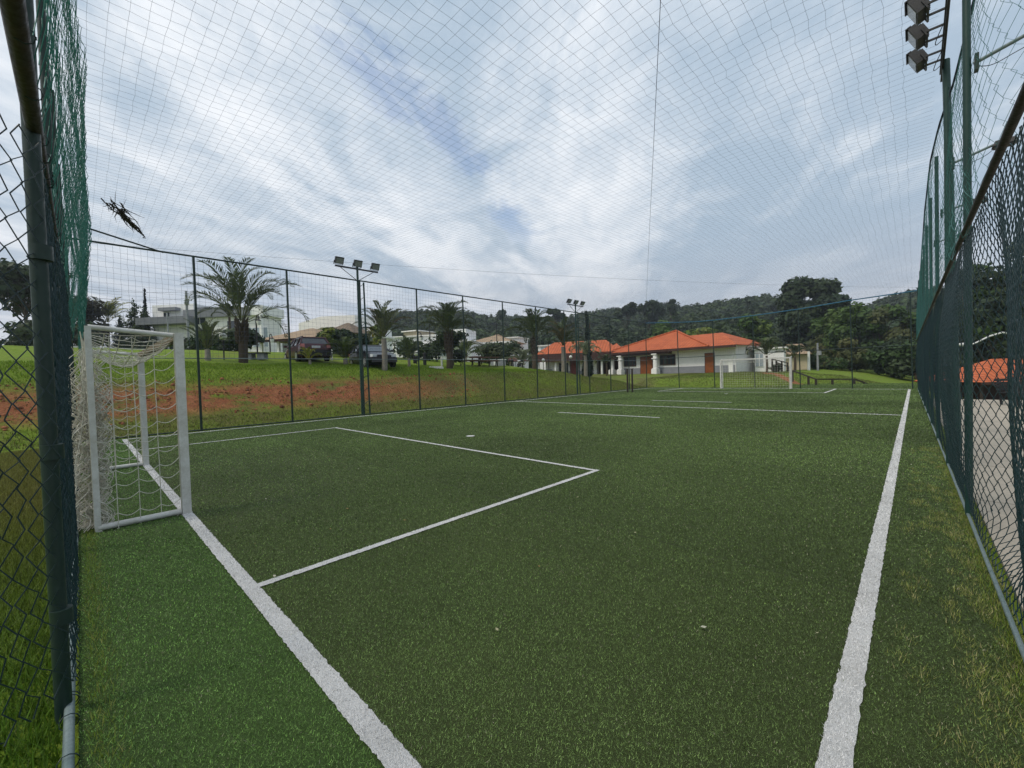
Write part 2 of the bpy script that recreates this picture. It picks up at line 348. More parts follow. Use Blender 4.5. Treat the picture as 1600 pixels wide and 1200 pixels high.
# ------------------------------------------------------------------ pitch
XL, XR, YG, YF, XA, XB, YA, YH = -16.43, -.24, .86, 33.95, -3.68, -13.45, 5.70, 17.2
YA2 = YG + YF - YA
PX0, PX1, PY0, PY1 = -16.78, .44, -.06, 34.50
def sheet(x0, x1, y0, y1, z, nx=2, ny=2):
    A, B = np.meshgrid(np.linspace(x0, x1, nx), np.linspace(y0, y1, ny), indexing='ij'); return A, B, A * 0 + z
structure(G().grid(*sheet(PX0, PX1, YG, PY1, 0, 24, 40)).build('artificial_turf_pitch', MT['turf']))
structure(G().grid(*sheet(PX0, PX1, PY0, YG, 0, 24, 4)).build('turf_behind_goal_line', MT['turf_green']))
HW = .052
LINES = [((XR, YG - HW), (XR, YF + HW)), ((XL, YG - HW), (XL, YF + HW)), ((XL, YG), (XR, YG)), ((XL, YF), (XR, YF)), ((XL, YH), (XR, YH)),
         ((XA, YG), (XA, YA + HW)), ((XB, YG), (XB, YA + HW)), ((XB, YA), (XA, YA)), ((XA, YA2 - HW), (XA, YF)), ((XB, YA2 - HW), (XB, YF)), ((XB, YA2), (XA, YA2)),
         ((-10.15, 13.1), (-6.05, 13.2)), ((-9.75, 20.4), (-5.98, 20.45))]
lg = G(); zl = .006
for i, (a, b) in enumerate(LINES):
    a = np.array(a); b = np.array(b); L = np.linalg.norm(b - a); n = max(2, int(min(L / .02, 900))); t = np.linspace(0, 1, n)
    d = (b - a) / L; nn = np.array([-d[1], d[0]]); hw = HW * (.72 if i in (5, 6, 7) else 1)
    c0 = a + (b - a) * t[:, None]; wob = .006 * np.array([float(vnoise(q * L * .8, i * 3.3)) for q in t])
    j1 = hw + wob + rng.normal(0, .0028, n); j2 = hw - wob + rng.normal(0, .0028, n)
    P0 = c0 + nn * j1[:, None]; P1 = c0 - nn * j2[:, None]
    zz = zl + .0006 * i
    lg.grid(np.stack([P0[:, 0], P1[:, 0]], 1), np.stack([P0[:, 1], P1[:, 1]], 1), np.full((n, 2), zz))
for (sx_, sy_) in ((-8.28, 6.98), (-8.2, 27.06)):
    a = np.arange(20) / 20 * 2 * PI; lg.poly(np.stack([sx_ + .11 * np.cos(a), sy_ + .11 * np.sin(a), np.full(20, zl + .009)], -1))
structure(lg.build('pitch_markings', MT['line']))

def line_mask(x, y):
    mk = np.zeros(len(x), bool)
    for i, (a, b) in enumerate(LINES):
        a = np.array(a); b = np.array(b); L = np.linalg.norm(b - a); d = (b - a) / L
        s = (x - a[0]) * d[0] + (y - a[1]) * d[1]; q = np.abs(-(x - a[0]) * d[1] + (y - a[1]) * d[0])
        mk |= (s > -.0) & (s < L) & (q < HW * (.72 if i in (5, 6, 7) else 1) - .002)
    return mk
def in_view(p, margin=60):
    d = p - CAM; w = d @ FW; u = 800 + F * (d @ RT) / w; v_ = 600 - F * (d @ UP) / w
    return (w > .2) & (u > -margin) & (u < 1600 + margin) & (v_ < 1200 + margin) & (v_ > -margin)
def blades(n, x, y, z, h, w, lean, col, spread=1.0):
    az = rng.uniform(0, 2 * PI, n); l = rng.uniform(.15, 1, n) * lean; face = az + rng.uniform(-1, 1, n) + PI / 2
    base = np.stack([x, y, z], -1); side = np.stack([np.cos(face), np.sin(face), 0 * face], -1) * (w / 2)[:, None]
    tip = base + np.stack([np.cos(az) * np.sin(l), np.sin(az) * np.sin(l), np.cos(l)], -1) * h[:, None]
    return np.stack([base - side, base + side, tip], 1)
bg = G(); wg = G()
RINGS = [0.5, 1.8, 2.5, 3.2, 4.0, 5.0, 6.2, 7.6, 9.2, 11, 13, 15.5, 18.5, 22, 26, 31, 37, 44]
for q in range(len(RINGS) - 1):
    r0, r1 = RINGS[q], RINGS[q + 1]; rm = (r0 + r1) / 2
    dens = 24000 * min(1, (2.2 / rm) ** 1.25); ww = .0028 * max(1, rm / 2.2) ** 1.12; hh = min(.0125 + .0005 * rm, .0155)
    area = .5 * 1.95 * (r1 ** 2 - r0 ** 2); n = int(area * dens)
    r = np.sqrt(rng.uniform(r0 ** 2, r1 ** 2, n)); th = rng.uniform(-.12, 1.70, n); x = -r * np.sin(th); y = r * np.cos(th)
    p = np.stack([x, y, 0 * x], -1); ok = (x > PX0) & (x < PX1) & (y > PY0) & in_view(p); x, y = x[ok], y[ok]; n = len(x)
    mk = line_mask(x, y); seam = np.abs(((y + 40.3) / 4 + .5) % 1 - .5) * 4 < .012; mk &= rng.random(n) > .12
    beh = y < YG
    base = np.where(beh[:, None], [.118, .212, .050], [.122, .186, .054]); base = base * np.where(np.floor((y + 40.3) / 4) % 2 > 0, .90, 1.04)[:, None]
    k = rng.lognormal(-.08, .46, n)[:, None] * (1 + .38 * fbm(x * .6, y * .6, 0)[:, None] + .30 * fbm(x * .17 + 5, y * .23, 1)[:, None]); k = np.clip(k, .2, 3.0)
    col = base * k; pale = rng.random(n) < .016; col[pale] = [.34, .33, .22]
    T = blades(n, x, y, np.zeros(n), hh * rng.uniform(.5, 1.25, n), ww * rng.uniform(.6, 1.3, n), 1.35, None)
    worn = (((x + 8.6) * .30) ** 2 + ((y - 1.6) * .50) ** 2 < 1.1) & (rng.random(n) < .35); gm = ~mk & ~(seam & (rng.random(n) < .7)) & ~worn
    bg.polys(T[gm], 0, col[gm])
    wc = np.clip(.78 * rng.normal(1, .22, n), .25, .82)[:, None] * np.array([1, .99, .98]); T2 = T.copy(); T2[..., 2] += .007; wc = wc * (1 + .22 * fbm(x * 1.7, y * 1.7, 2)[:, None])
    wg.polys(T2[mk], 0, wc[mk])
tag(bg.build('turf_fibres', MT['blade'], attr=True), 'short olive green synthetic turf fibres covering the pitch', 'turf', kind='stuff')
tag(wg.build('line_fibres', MT['blade'], attr=True), 'short white synthetic fibres of the pitch lines', 'turf', kind='stuff')

# weeds along both fences, litter of clippings
gg = G()
def weeds(n, xf, yf, hf, cols, lean=1.1, w=.004):
    x = xf(n); y = yf(n); ok = in_view(np.stack([x, y, 0 * x], -1)); x, y = x[ok], y[ok]; n = len(x)
    c = np.array(cols)[rng.integers(0, len(cols), n)] * rng.uniform(.6, 1.4, n)[:, None]
    gg.polys(blades(n, x, y, np.full(n, -.02), hf(n), w * rng.uniform(.7, 1.5, n), lean, None), 0, c)
YG_COL = [(.24, .30, .04), (.16, .25, .025), (.32, .32, .09), (.12, .20, .025)]
weeds(9000, lambda n: -rng.uniform(.9, 10, n), lambda n: -.02 + np.abs(rng.normal(0, .055, n)), lambda n: rng.uniform(.02, .085, n), YG_COL, 1.2)
weeds(16000, lambda n: .43 - np.abs(rng.normal(0, .05, n)), lambda n: rng.uniform(1.5, 12, n), lambda n: rng.uniform(.02, .085, n), YG_COL, 1.2)
def patchy(n):
    c = np.stack([rng.uniform(-.06, .44, 420), rng.uniform(1.2, 11, 420)], -1); w = rng.random(420) < (.25 + .75 * sstep(.0, .4, c[:, 0])); c = c[w]
    i = rng.integers(0, len(c), n); patchy.y = c[i, 1] + rng.normal(0, .05, n); return c[i, 0] + rng.normal(0, .022, n)
weeds(34000, patchy, lambda n: patchy.y, lambda n: rng.uniform(.02, .065, n), [(.36, .37, .12), (.26, .30, .07), (.42, .38, .18), (.2, .25, .05)], 1.4, .0050)
weeds(1500, lambda n: rng.uniform(-6.6, -.5, n), lambda n: rng.uniform(-.05, .45, n), lambda n: rng.uniform(.02, .06, n), [(.26, .25, .12), (.14, .2, .04)], 1.45)
# a few fallen leaves on the turf
lv = G(); n = 130; x = rng.uniform(-12, .3, n); y = rng.uniform(.2, 14, n); a = rng.uniform(0, 2 * PI, n); s_ = rng.uniform(.008, .022, n); z = rng.uniform(.018, .026, n)
ca3, sa3 = np.cos(a) * s_, np.sin(a) * s_; P = np.stack([x, y, z], -1); Q = np.stack([P + np.stack([ca3, sa3, .004 + 0 * a], -1), P + np.stack([-sa3, ca3, 0 * a], -1) * .55, P - np.stack([ca3, sa3, 0 * a], -1), P - np.stack([-sa3, ca3, -.004 + 0 * a], -1) * .55], 1)
lv.polys(Q, 0, np.array([(.42, .40, .24), (.30, .20, .08), (.55, .53, .42)])[rng.integers(0, 3, n)])
tag(lv.build('fallen_leaves', MT['leaf'], attr=True), 'small pale fallen leaves scattered on the turf', 'leaves', kind='stuff')
# grass outside the back fence
n = 90000; x = -rng.uniform(.8, 16.5, n) ** 1.0; y = -.12 - np.abs(rng.normal(0, .9, n)); ok = in_view(np.stack([x, y, 0 * x], -1)); x, y = x[ok], y[ok]; n = len(x)
near = np.clip(1.5 - (-x) / 6, 0, 1)[:, None]
c = (np.array([.085, .165, .014]) * near + np.array([.17, .17, .04]) * (1 - near)) * rng.uniform(.5, 1.5, (n, 1))
gg.polys(blades(n, x, y, hgt(x, y), rng.uniform(.04, .11, n), .007 * rng.uniform(.7, 1.6, n), .9, None), 0, c)
# bank grass
n = 150000; x = rng.uniform(-24.5, -17.1, n); y = rng.uniform(-4, 36, n); z = hgt(x, y)
bare = (z > .35) & (z < 1.6) & (y < 17) & (rng.random(n) < .8); x, y, z = x[~bare], y[~bare], z[~bare]; n = len(x)
lowb = ((z < 1.7) & (rng.random(n) < .6))[:, None]
c = np.where(lowb, [.13, .125, .045], [.150, .240, .018]) * rng.uniform(.55, 1.45, (n, 1))
gg.polys(blades(n, x, y, z - .01, rng.uniform(.05, .13, n), .020 * rng.uniform(.7, 1.5, n), .8, None), 0, c)
n = 60000; x = rng.uniform(-19, 2.5, n); y = rng.uniform(35, 52, n); z = hgt(x, y)
c = np.where((rng.random(n) < .55)[:, None], [.15, .155, .045], [.11, .16, .028]) * rng.uniform(.6, 1.4, (n, 1))
gg.polys(blades(n, x, y, z - .01, rng.uniform(.05, .12, n), .028 * rng.uniform(.7, 1.5, n), .9, None), 0, c)
tag(gg.build('grass', MT['grass'], attr=True), 'yellow green grass and weeds along the fences and on the bank', 'grass', kind='stuff')

# loose clods and stones on the bare part of the bank
sg = G(); n = 3600; x = rng.uniform(-21.0, -17.5, n); y = rng.uniform(-3, 17, n); z = hgt(x, y); ok = (z > .3) & (z < 1.7) & (fbm(x * 1.1, y * .6, 1) > -.25); x, y, z = x[ok], y[ok], z[ok]
for q in range(len(x)):
    s_ = rng.lognormal(-3.9, .55); sg.ball((x[q], y[q], z[q]), s_ * rng.uniform(.6, 1.3, 3), 6, 4, 0, np.array([.36, .14, .065]) * rng.uniform(.45, 1.3))
tag(sg.build('soil_clods', MT['grass'], attr=True), 'loose red earth clods and stones on the bare bank', 'soil', kind='stuff')

# pavement beyond the side fence, road and kerb behind the goal
structure(G().box((5.6, 8.0, -.07), (10.2, 35.6, .1)).build('pavement', MT['concrete']))
rg = G(); A, B = np.meshgrid(np.linspace(-44, -37, 8), np.linspace(-30, 3, 30), indexing='ij'); rg.grid(A, B, hgt(A, B) + .03)
structure(rg.build('road', MT['asphalt']))
kg = G(); yy = np.linspace(-20, 3.4, 40); kg.tube(np.stack([np.full(40, -36.9), yy, hgt(-36.9 + 0 * yy, yy) + .05], -1), .12, 4, flat=True)
structure(kg.build('road_kerb', MT['kerb']))

# ------------------------------------------------------------------ fences
RAIL_L, RAIL_R, TOP = 2.38, 2.82, 5.70
def zig(s0, s1, z0, z1, w, hz, place, js=.004, jz=.004, mid=True):
    """zigzag wires running up a fence; place(s, z) -> xyz"""
    m = int((s1 - s0) / w); k = int((z1 - z0) / hz) + 1
    S = s0 + np.arange(m)[:, None] * w + np.zeros((m, k)); Zz = np.broadcast_to(z0 + np.arange(k) * hz, (m, k)).copy()
    par = (np.arange(k)[None] + np.arange(m)[:, None]) % 2
    S = S + par * w; S += rng.normal(0, js, S.shape); Zz += rng.normal(0, jz, S.shape); Zz = np.clip(Zz, z0, z1)
    off = np.where(par == 0, .0025, -.0025)
    return place(S, Zz, off)
def back_place(bul=.05):
    def f(S, Z, off):
        b = -bul * np.sin(PI * np.clip(Z / RAIL_R, 0, 1)) * np.abs(.6 + 1.6 * vnoise(S * .55, Z * .5, 1)) + .012 * vnoise(S * 2, Z * 1.5, 2)
        return np.stack([-S, -.10 + b + off, Z + .05 * vnoise(S * 1.4, Z * 1.2, 0)], -1)
    return f
def xr_base(y): return .47 - .010 * y
def right_place(S, Z, off):
    t = np.clip(Z / RAIL_R, 0, 1); b = -.10 * np.sin(PI * t) * (.7 + 1.2 * vnoise(S * .4, Z * .5, 2)) + .03 * vnoise(S * 1.7, Z * 1.4, 1)
    x = xr_base(S) - .04 * t + b + .30 * np.exp(-((S - 4.7) / .75) ** 2) * np.sin(PI * np.clip(t * .8 + .2, 0, 1)) * sstep(0, .12, t)
    return np.stack([x + off, S, Z + .05 * vnoise(S * 1.3, Z * 1.2, 0)], -1)

def fence(name, label, posts, height, prm, place_post, loc):
    r = thing(name, label, 'fence', loc); return r
# --- back fence, seen edge on beside the camera
bf = thing('chain_link_fence', 'green chain-link fence behind the near goal, seen almost edge on with tall netting above', 'fence', (-8.5, -.1, 0))
O = np.array([-8.5, -.1, 0])
for px_ in (-.15, -3.0, -5.8, -8.6, -11.4, -14.2, -16.9):
    G().tube([(px_, -.11, -.1), (px_, -.11, TOP)], .031 if px_ == -3.0 else .031, 14).build('post', MT['dark_green'], bf, O)
G().tube([(.35, -.10, RAIL_R), (-16.9, -.10, RAIL_R)], .030, 10).build('mid_rail', MT['rust'], bf, O)
G().tube([(.35, -.13, TOP), (-16.9, -.13, TOP)], .026, 10).build('top_rail', MT['rust'], bf, O)
G().tube([(.3, -.085, .035), (-2.95, -.09, .03), (-6, -.08, .02), (-16.9, -.06, .02)], .019, 12).build('bottom_rail', MT['galv'], bf, O)
g = G(); g.tubes(zig(3.0, 16.9, .03, RAIL_R, .060, .062, back_place(.035), .006, .006), .0025, 4, ref=(0, 1, 0))
g.build('chain_link_mesh', MT['chain_dark'], bf, O)
# gate leaf standing open outwards, hinged on the thick post
gt = thing('gate_leaf', 'dark green chain-link gate leaf swung open on the thick post beside the camera', 'gate', (-3.0, -.1, 0)); O2 = np.array([-3.0, -.1, 0])
gdir = np.array([.85, -.527])
def gate_place(S, Z, off):
    b = .035 * vnoise(S * 3, Z * 1.3, 2) + .05 * np.sin(Z * 2.2) * S + .03 * np.sin(Z * 5 + 1)
    p = -3.0 + S * gdir[0] - b * gdir[1] * .6; q = -.078 + S * gdir[1] + b * gdir[0] * .7
    return np.stack([p + off, q, Z + .05 * vnoise(S * 3, Z * 1.7, 0)], -1)
g = G(); g.tubes(zig(.02, 1.1, .16, RAIL_R, .060, .062, gate_place, .007, .006), .0031, 5, ref=(1, 0, 0)); g.build('chain_link_mesh', MT['chain_dark'], gt, O2)
G().tube([(-3.0 + 1.1 * gdir[0], -.1 + 1.1 * gdir[1], .04), (-3.0 + 1.1 * gdir[0], -.1 + 1.1 * gdir[1], RAIL_R)], .026, 10).build('gate_stile', MT['dark_green'], gt, O2)
for q in (.45, 1.25, 2.2): G().tube([(-2.99, -.10, q), (-2.99, -.10, q + .07)], .041, 12).build('hinge', MT['dark_green'], gt, O2)
# tie wire loops of the rail and the pipe
g = G()
for k in range(140):
    s = rng.uniform(2.0, 16); zc = RAIL_R if k % 2 else .03; a = np.linspace(0, 2 * PI, 10); rr = .034
    g.tube(np.stack([-s + .006 * np.sin(a * 2) + np.linspace(-.01, .01, 10), -.09 + rr * np.cos(a), zc + rr * np.sin(a)], -1), .0025, 4, caps=False)
g.build('tie_wires', MT['chain_dark'], bf, O)['kind'] = 'stuff'
def back_net(S, Z, off):
    t = (Z - RAIL_R) / (TOP - RAIL_R); b = .16 * np.sin(PI * np.clip(t, 0, 1)) * (.8 + 1.2 * vnoise(S * .5, Z * .8, 2)) + .05 * vnoise(S * 2.5, Z * 2, 1)
    return np.stack([-S, -.08 + b + off * 3, Z], -1)
g = G(); g.tubes(zig(2.2, 16.9, RAIL_R, TOP, .100, .105, back_net, .014, .014), .0021, 3, ref=(0, 1, 0))
g.build('netting', MT['cord'], bf, O)
# gathered slack net hanging over the rail
def slack(S, Z, off):
    return np.stack([-S, .03 + .08 * vnoise(S * 3, Z * 2, 0) + .10 * np.sin(np.clip((Z - 2.1) / 3.6, 0, 1) * PI) + off * 4, Z], -1)
g = G(); g.tubes(zig(5.2, 15.5, 2.35, TOP, .06, .09, slack, .02, .02), .0021, 3, ref=(0, 1, 0)); g.build('slack_netting', MT['cord'], bf, O)

def drape(S, Z, off):
    return np.stack([-S, -.072 + .035 * vnoise(S * 2.2, Z * 1.3, 1) + off * 3, Z], -1)
g = G(); g.tubes(zig(3.1, 12, .06, 2.75, .055, .075, drape, .012, .012), .0024, 3, ref=(0, 1, 0)); g.build('draped_netting', MT['chain'], bf, O)
# --- side fence beside the camera
POST_R = [6.3, 9.2, 12.1, 15.0, 17.9, 20.8, 23.7, 26.6, 29.5, 32.4]
sf = thing('chain_link_fence', 'teal chain-link fence along the pavement with bulging netting up to the roof net', 'fence', (.4, 17, 0)); O = np.array([.4, 17, 0])
for y_ in POST_R:
    x_ = xr_base(y_) - .01
    G().tube([(x_, y_, -.1), (x_ - .02, y_, TOP)], .031, 14).build('post', MT['green_paint'], sf, O)
yy = np.linspace(.2, 34.4, 40)
G().tube(np.stack([xr_base(yy) - .07, yy, RAIL_R + 0 * yy], -1), .023, 10).build('mid_rail', MT['rust'], sf, O)
G().tube(np.stack([xr_base(yy) - .02, yy, .025 + 0 * yy], -1), .014, 10).build('bottom_rail', MT['galv'], sf, O)
g = G(); g.tubes(zig(2.6, 9, .03, RAIL_R, .060, .062, right_place, .006, .006), .0032, 5, ref=(1, 0, 0)); g.tubes(zig(9, 34.5, .03, RAIL_R, .060, .062, right_place), .0018, 3, ref=(1, 0, 0))
g.build('chain_link_mesh', MT['chain'], sf, O)
def top_x(y): return np.interp(y, [0, 5, 6.4, 9.1, 10.6, 12.1, 16, 22, 30, 35], [.56, .55, .53, .42, .31, .24, .20, .19, .17, .16])
def right_net(S, Z, off):
    t = np.clip((Z - RAIL_R) / (TOP - RAIL_R), 0, 1); x0 = xr_base(S) - .06; x1 = top_x(S)
    x = x0 * (1 - t) + x1 * t - .05 * np.sin(PI * t) * (.5 + 1.5 * vnoise(S * .5, Z * .6, 1)) + .03 * vnoise(S * 2.2, Z * 1.8, 2)
    x = x + .34 * np.exp(-((S - 4.6) / .85) ** 2)
    return np.stack([x + off * 3, S, Z], -1)
g = G(); g.tubes(zig(2.4, 34.5, RAIL_R, TOP, .115, .120, right_net, .012, .012), .0020, 3, ref=(1, 0, 0)); g.build('netting', MT['cord_teal'], sf, O)
# loose torn strands hanging from the net
for k in range(16):
    g = G(); y0 = rng.uniform(5, 9); z0 = RAIL_R + rng.uniform(.05, .5); t = np.linspace(0, 1, 14); x0 = float(xr_base(y0)) - .08
    g.tube(np.stack([x0 + .05 * np.sin(t * 5 + k), y0 + .22 * np.sin(t * rng.uniform(4, 8)), z0 + .18 * np.cos(t * rng.uniform(4, 7)) - .1 * t], -1), .0022, 4, caps=False); g.build('loose_strand', MT['cord_teal'], sf, O)

# --- fence on the bank side
POST_L = [-.1, 2.75, 5.55, 8.4, 11.2, 14.0, 16.9, 19.8, 22.7, 25.6, 28.5, 31.4, 34.5]
lf = thing('net_fence', 'tall dark green post-and-net fence in front of the grassy bank', 'fence', (-16.9, 17, 0)); O = np.array([-16.9, 17, 0])
for y_ in POST_L: G().tube([(-16.9, y_, -.2), (-16.9, y_, TOP)], .036, 10).build('post', MT['dark_green'], lf, O)
G().tube([(-16.9, -.1, TOP), (-16.9, 34.5, TOP - .02)], .028, 10).build('top_rail', MT['dark_green'], lf, O)
G().tube([(-16.9, -.1, RAIL_L), (-16.9, 34.5, RAIL_L)], .013, 8).build('mid_rail', MT['galv'], lf, O)
G().tube([(-16.88, -.1, .03), (-16.88, 34.5, .03)], .022, 8).build('bottom_rail', MT['dark_green'], lf, O)
def left_place(S, Z, off): return np.stack([-16.86 + off + .04 * vnoise(S * .6, Z * .6, 1), S, Z], -1)
g = G(); g.tubes(zig(-.1, 34.5, .03, RAIL_L, .060, .062, left_place), .0018, 3, ref=(1, 0, 0)); g.build('chain_link_mesh', MT['chain_dark'], lf, O)
def sq_net(s0, s1, z0, z1, c, place, r, g):
    ns = int((s1 - s0) / c) + 1; S = s0 + np.arange(ns) * c; nz = int((z1 - z0) / c) + 1; Zz = z0 + np.arange(nz) * c
    SS, ZZ = np.meshgrid(S, Zz, indexing='ij'); dS = .035 * vnoise(SS * .9, ZZ * .9, 0) + rng.normal(0, .006, SS.shape); dZ = .05 * vnoise(SS * .5, ZZ * .8, 1) + rng.normal(0, .005, SS.shape)
    dZ[:, -1] = z1 - ZZ[:, -1]; P = place(SS + dS, ZZ + dZ, 0 * SS); g.tubes(P, r, 3, ref=(.3, .9, .2)); g.tubes(P.transpose(1, 0, 2), r, 3, ref=(.1, .2, 1))
def left_net(S, Z, off): return np.stack([-16.87 + .12 * vnoise(S * .4, Z * .5, 2), S, Z], -1)
g = G(); sq_net(-.1, 34.5, RAIL_L, TOP, .155, left_net, .0026, g); g.build('netting', MT['cord_blue'], lf, O)

# --- far fence
POST_F = [-14.1, -11.3, -8.5, -5.7, -2.9, -.1]
ff = thing('net_fence', 'tall net fence behind the far goal with a sagging blue top rope', 'fence', (-8.4, 34.55, 0)); O = np.array([-8.4, 34.55, 0])
def far_top(x): return np.interp(x, [-16.9, -14.1, -12.5, -11.3, -8.5, -5.7, -2.9, .3], [5.66, 5.42, 5.32, 5.30, 5.34, 5.46, 5.68, 5.82])
for x_ in POST_F:
    lean = -.10; zt = float(far_top(x_))
    G().tube([(x_, 34.62, -.2), (x_ + lean, 34.6, zt)], .034, 10).build('post', MT['dark_green'], ff, O)
xx = np.linspace(-16.9, .3, 50)
G().tube(np.stack([xx, 34.55 + 0 * xx, far_top(xx)], -1), .034, 8).build('top_rope', MT['rope_blue'], ff, O)
G().tube([(-16.9, 34.58, RAIL_L + .1), (.3, 34.58, RAIL_L + .25)], .022, 8).build('mid_rail', MT['dark_green'], ff, O)
def far_place(S, Z, off): return np.stack([S, 34.56 + off + .05 * vnoise(S * .5, Z * .6, 2), Z], -1)
g = G(); g.tubes(zig(-16.9, .3, .03, RAIL_L + .1, .060, .062, far_place), .0016, 3, ref=(0, 1, 0)); g.build('chain_link_mesh', MT['chain_dark'], ff, O)
g = G(); nx = 111; SS, TT = np.meshgrid(np.linspace(-16.9, .3, nx), np.linspace(0, 1, 21), indexing='ij')
P = np.stack([SS + .03 * vnoise(SS, TT * 9, 0), 34.56 + .12 * vnoise(SS * .4, TT * 3, 1), RAIL_L + .1 + (far_top(SS) - RAIL_L - .1) * TT], -1)
g.tubes(P, .0024, 3, ref=(.2, 1, .2)); g.tubes(P.transpose(1, 0, 2), .0024, 3, ref=(.1, .2, 1)); g.build('netting', MT['cord_blue'], ff, O)

# --- roof net
rn = thing('overhead_net', 'dark blue square-mesh net stretched flat above the whole pitch', 'net', (-8.3, 17, TOP)); O = np.array([-8.3, 17, TOP])
C = .160; gx = -16.9 + np.arange(108) * C; gy = -.1 + np.arange(217) * C
XX, YY = np.meshgrid(gx, gy, indexing='ij'); sag = -.10 * np.sin(PI * np.clip((XX + 16.9) / 17.1, 0, 1)) * np.abs(np.sin(PI * YY / 11.6)) * .7
dx = .034 * vnoise(XX * 1.1, YY * 1.5, 0) + .026 * vnoise(XX * .6, YY * 4.5, 1) + rng.normal(0, .007, XX.shape); dy = .018 * vnoise(XX * .7, YY * .9, 2) + rng.normal(0, .004, XX.shape)
tx = top_x(YY); PXX = np.minimum(XX + dx, tx + .0); endz = sstep(27, 34.5, YY) * (far_top(XX) - TOP)
ZZ = TOP - .01 + sag * 1.0 + endz + .03 * vnoise(XX * .8, YY * .8, 1)
P = np.stack([PXX, YY + dy, ZZ], -1)
g = G(); g.tubes(P[:106], .0015, 3, ref=(0, 0, 1)); g.tubes(P.transpose(1, 0, 2), .0013, 3, ref=(0, 0, 1)); g.build('netting', MT['cord_blue'], rn, O)
yy = np.linspace(.0, 34.4, 80); G().tube(np.stack([top_x(yy), yy, TOP + .01 * np.sin(yy * 2)], -1), .014, 6).build('edge_rope', MT['rope_navy'], rn, O)
G().tube([(.35, -.1, TOP + .03), (-8.3, 17.2, TOP + .01), (-16.9, 34.5, TOP + .03)], .004, 5).build('support_cable', MT['rope_navy'], rn, O)
G().tube([(-16.85, 1.98, TOP - .03), (-15.06, -.1, TOP - .03)], .024, 8).build('corner_brace', MT['dark_green'], rn, O)
# snagged dead branch in the net
db = G(); a0 = np.array([-12.9, .60, TOP + .02]); a1 = np.array([-15.3, 1.42, TOP - .06])
for k in range(70):
    t0 = rng.beta(1.5, 2.2); t1 = min(1.05, t0 + rng.uniform(.1, .42)); w = .10 * (1 - t0)
    p0 = a0 + (a1 - a0) * t0 + rng.normal(0, w, 3) * [1, 1, .5]; p1 = a0 + (a1 - a0) * t1 + rng.normal(0, w * 1.2, 3) * [1, 1, .5]; pm = (p0 + p1) / 2 + rng.normal(0, .03, 3)
    db.tube([p0, pm, p1], [rng.uniform(.006, .018), .010, .003], 5)
for k in range(10):
    p0 = a0 + (a1 - a0) * rng.uniform(0, .35); p1 = p0 + np.array([rng.uniform(.2, 1.0) * rng.choice([-1, 1]), rng.normal(0, .12), rng.normal(0, .05)]); db.tube([p0, (p0 + p1) / 2 + rng.normal(0, .03, 3), p1], [.006, .005, .002], 4)
tag(db.build('dead_branch', MT['dry']), 'dark dry branch snagged in the overhead net above the goal', 'branch')

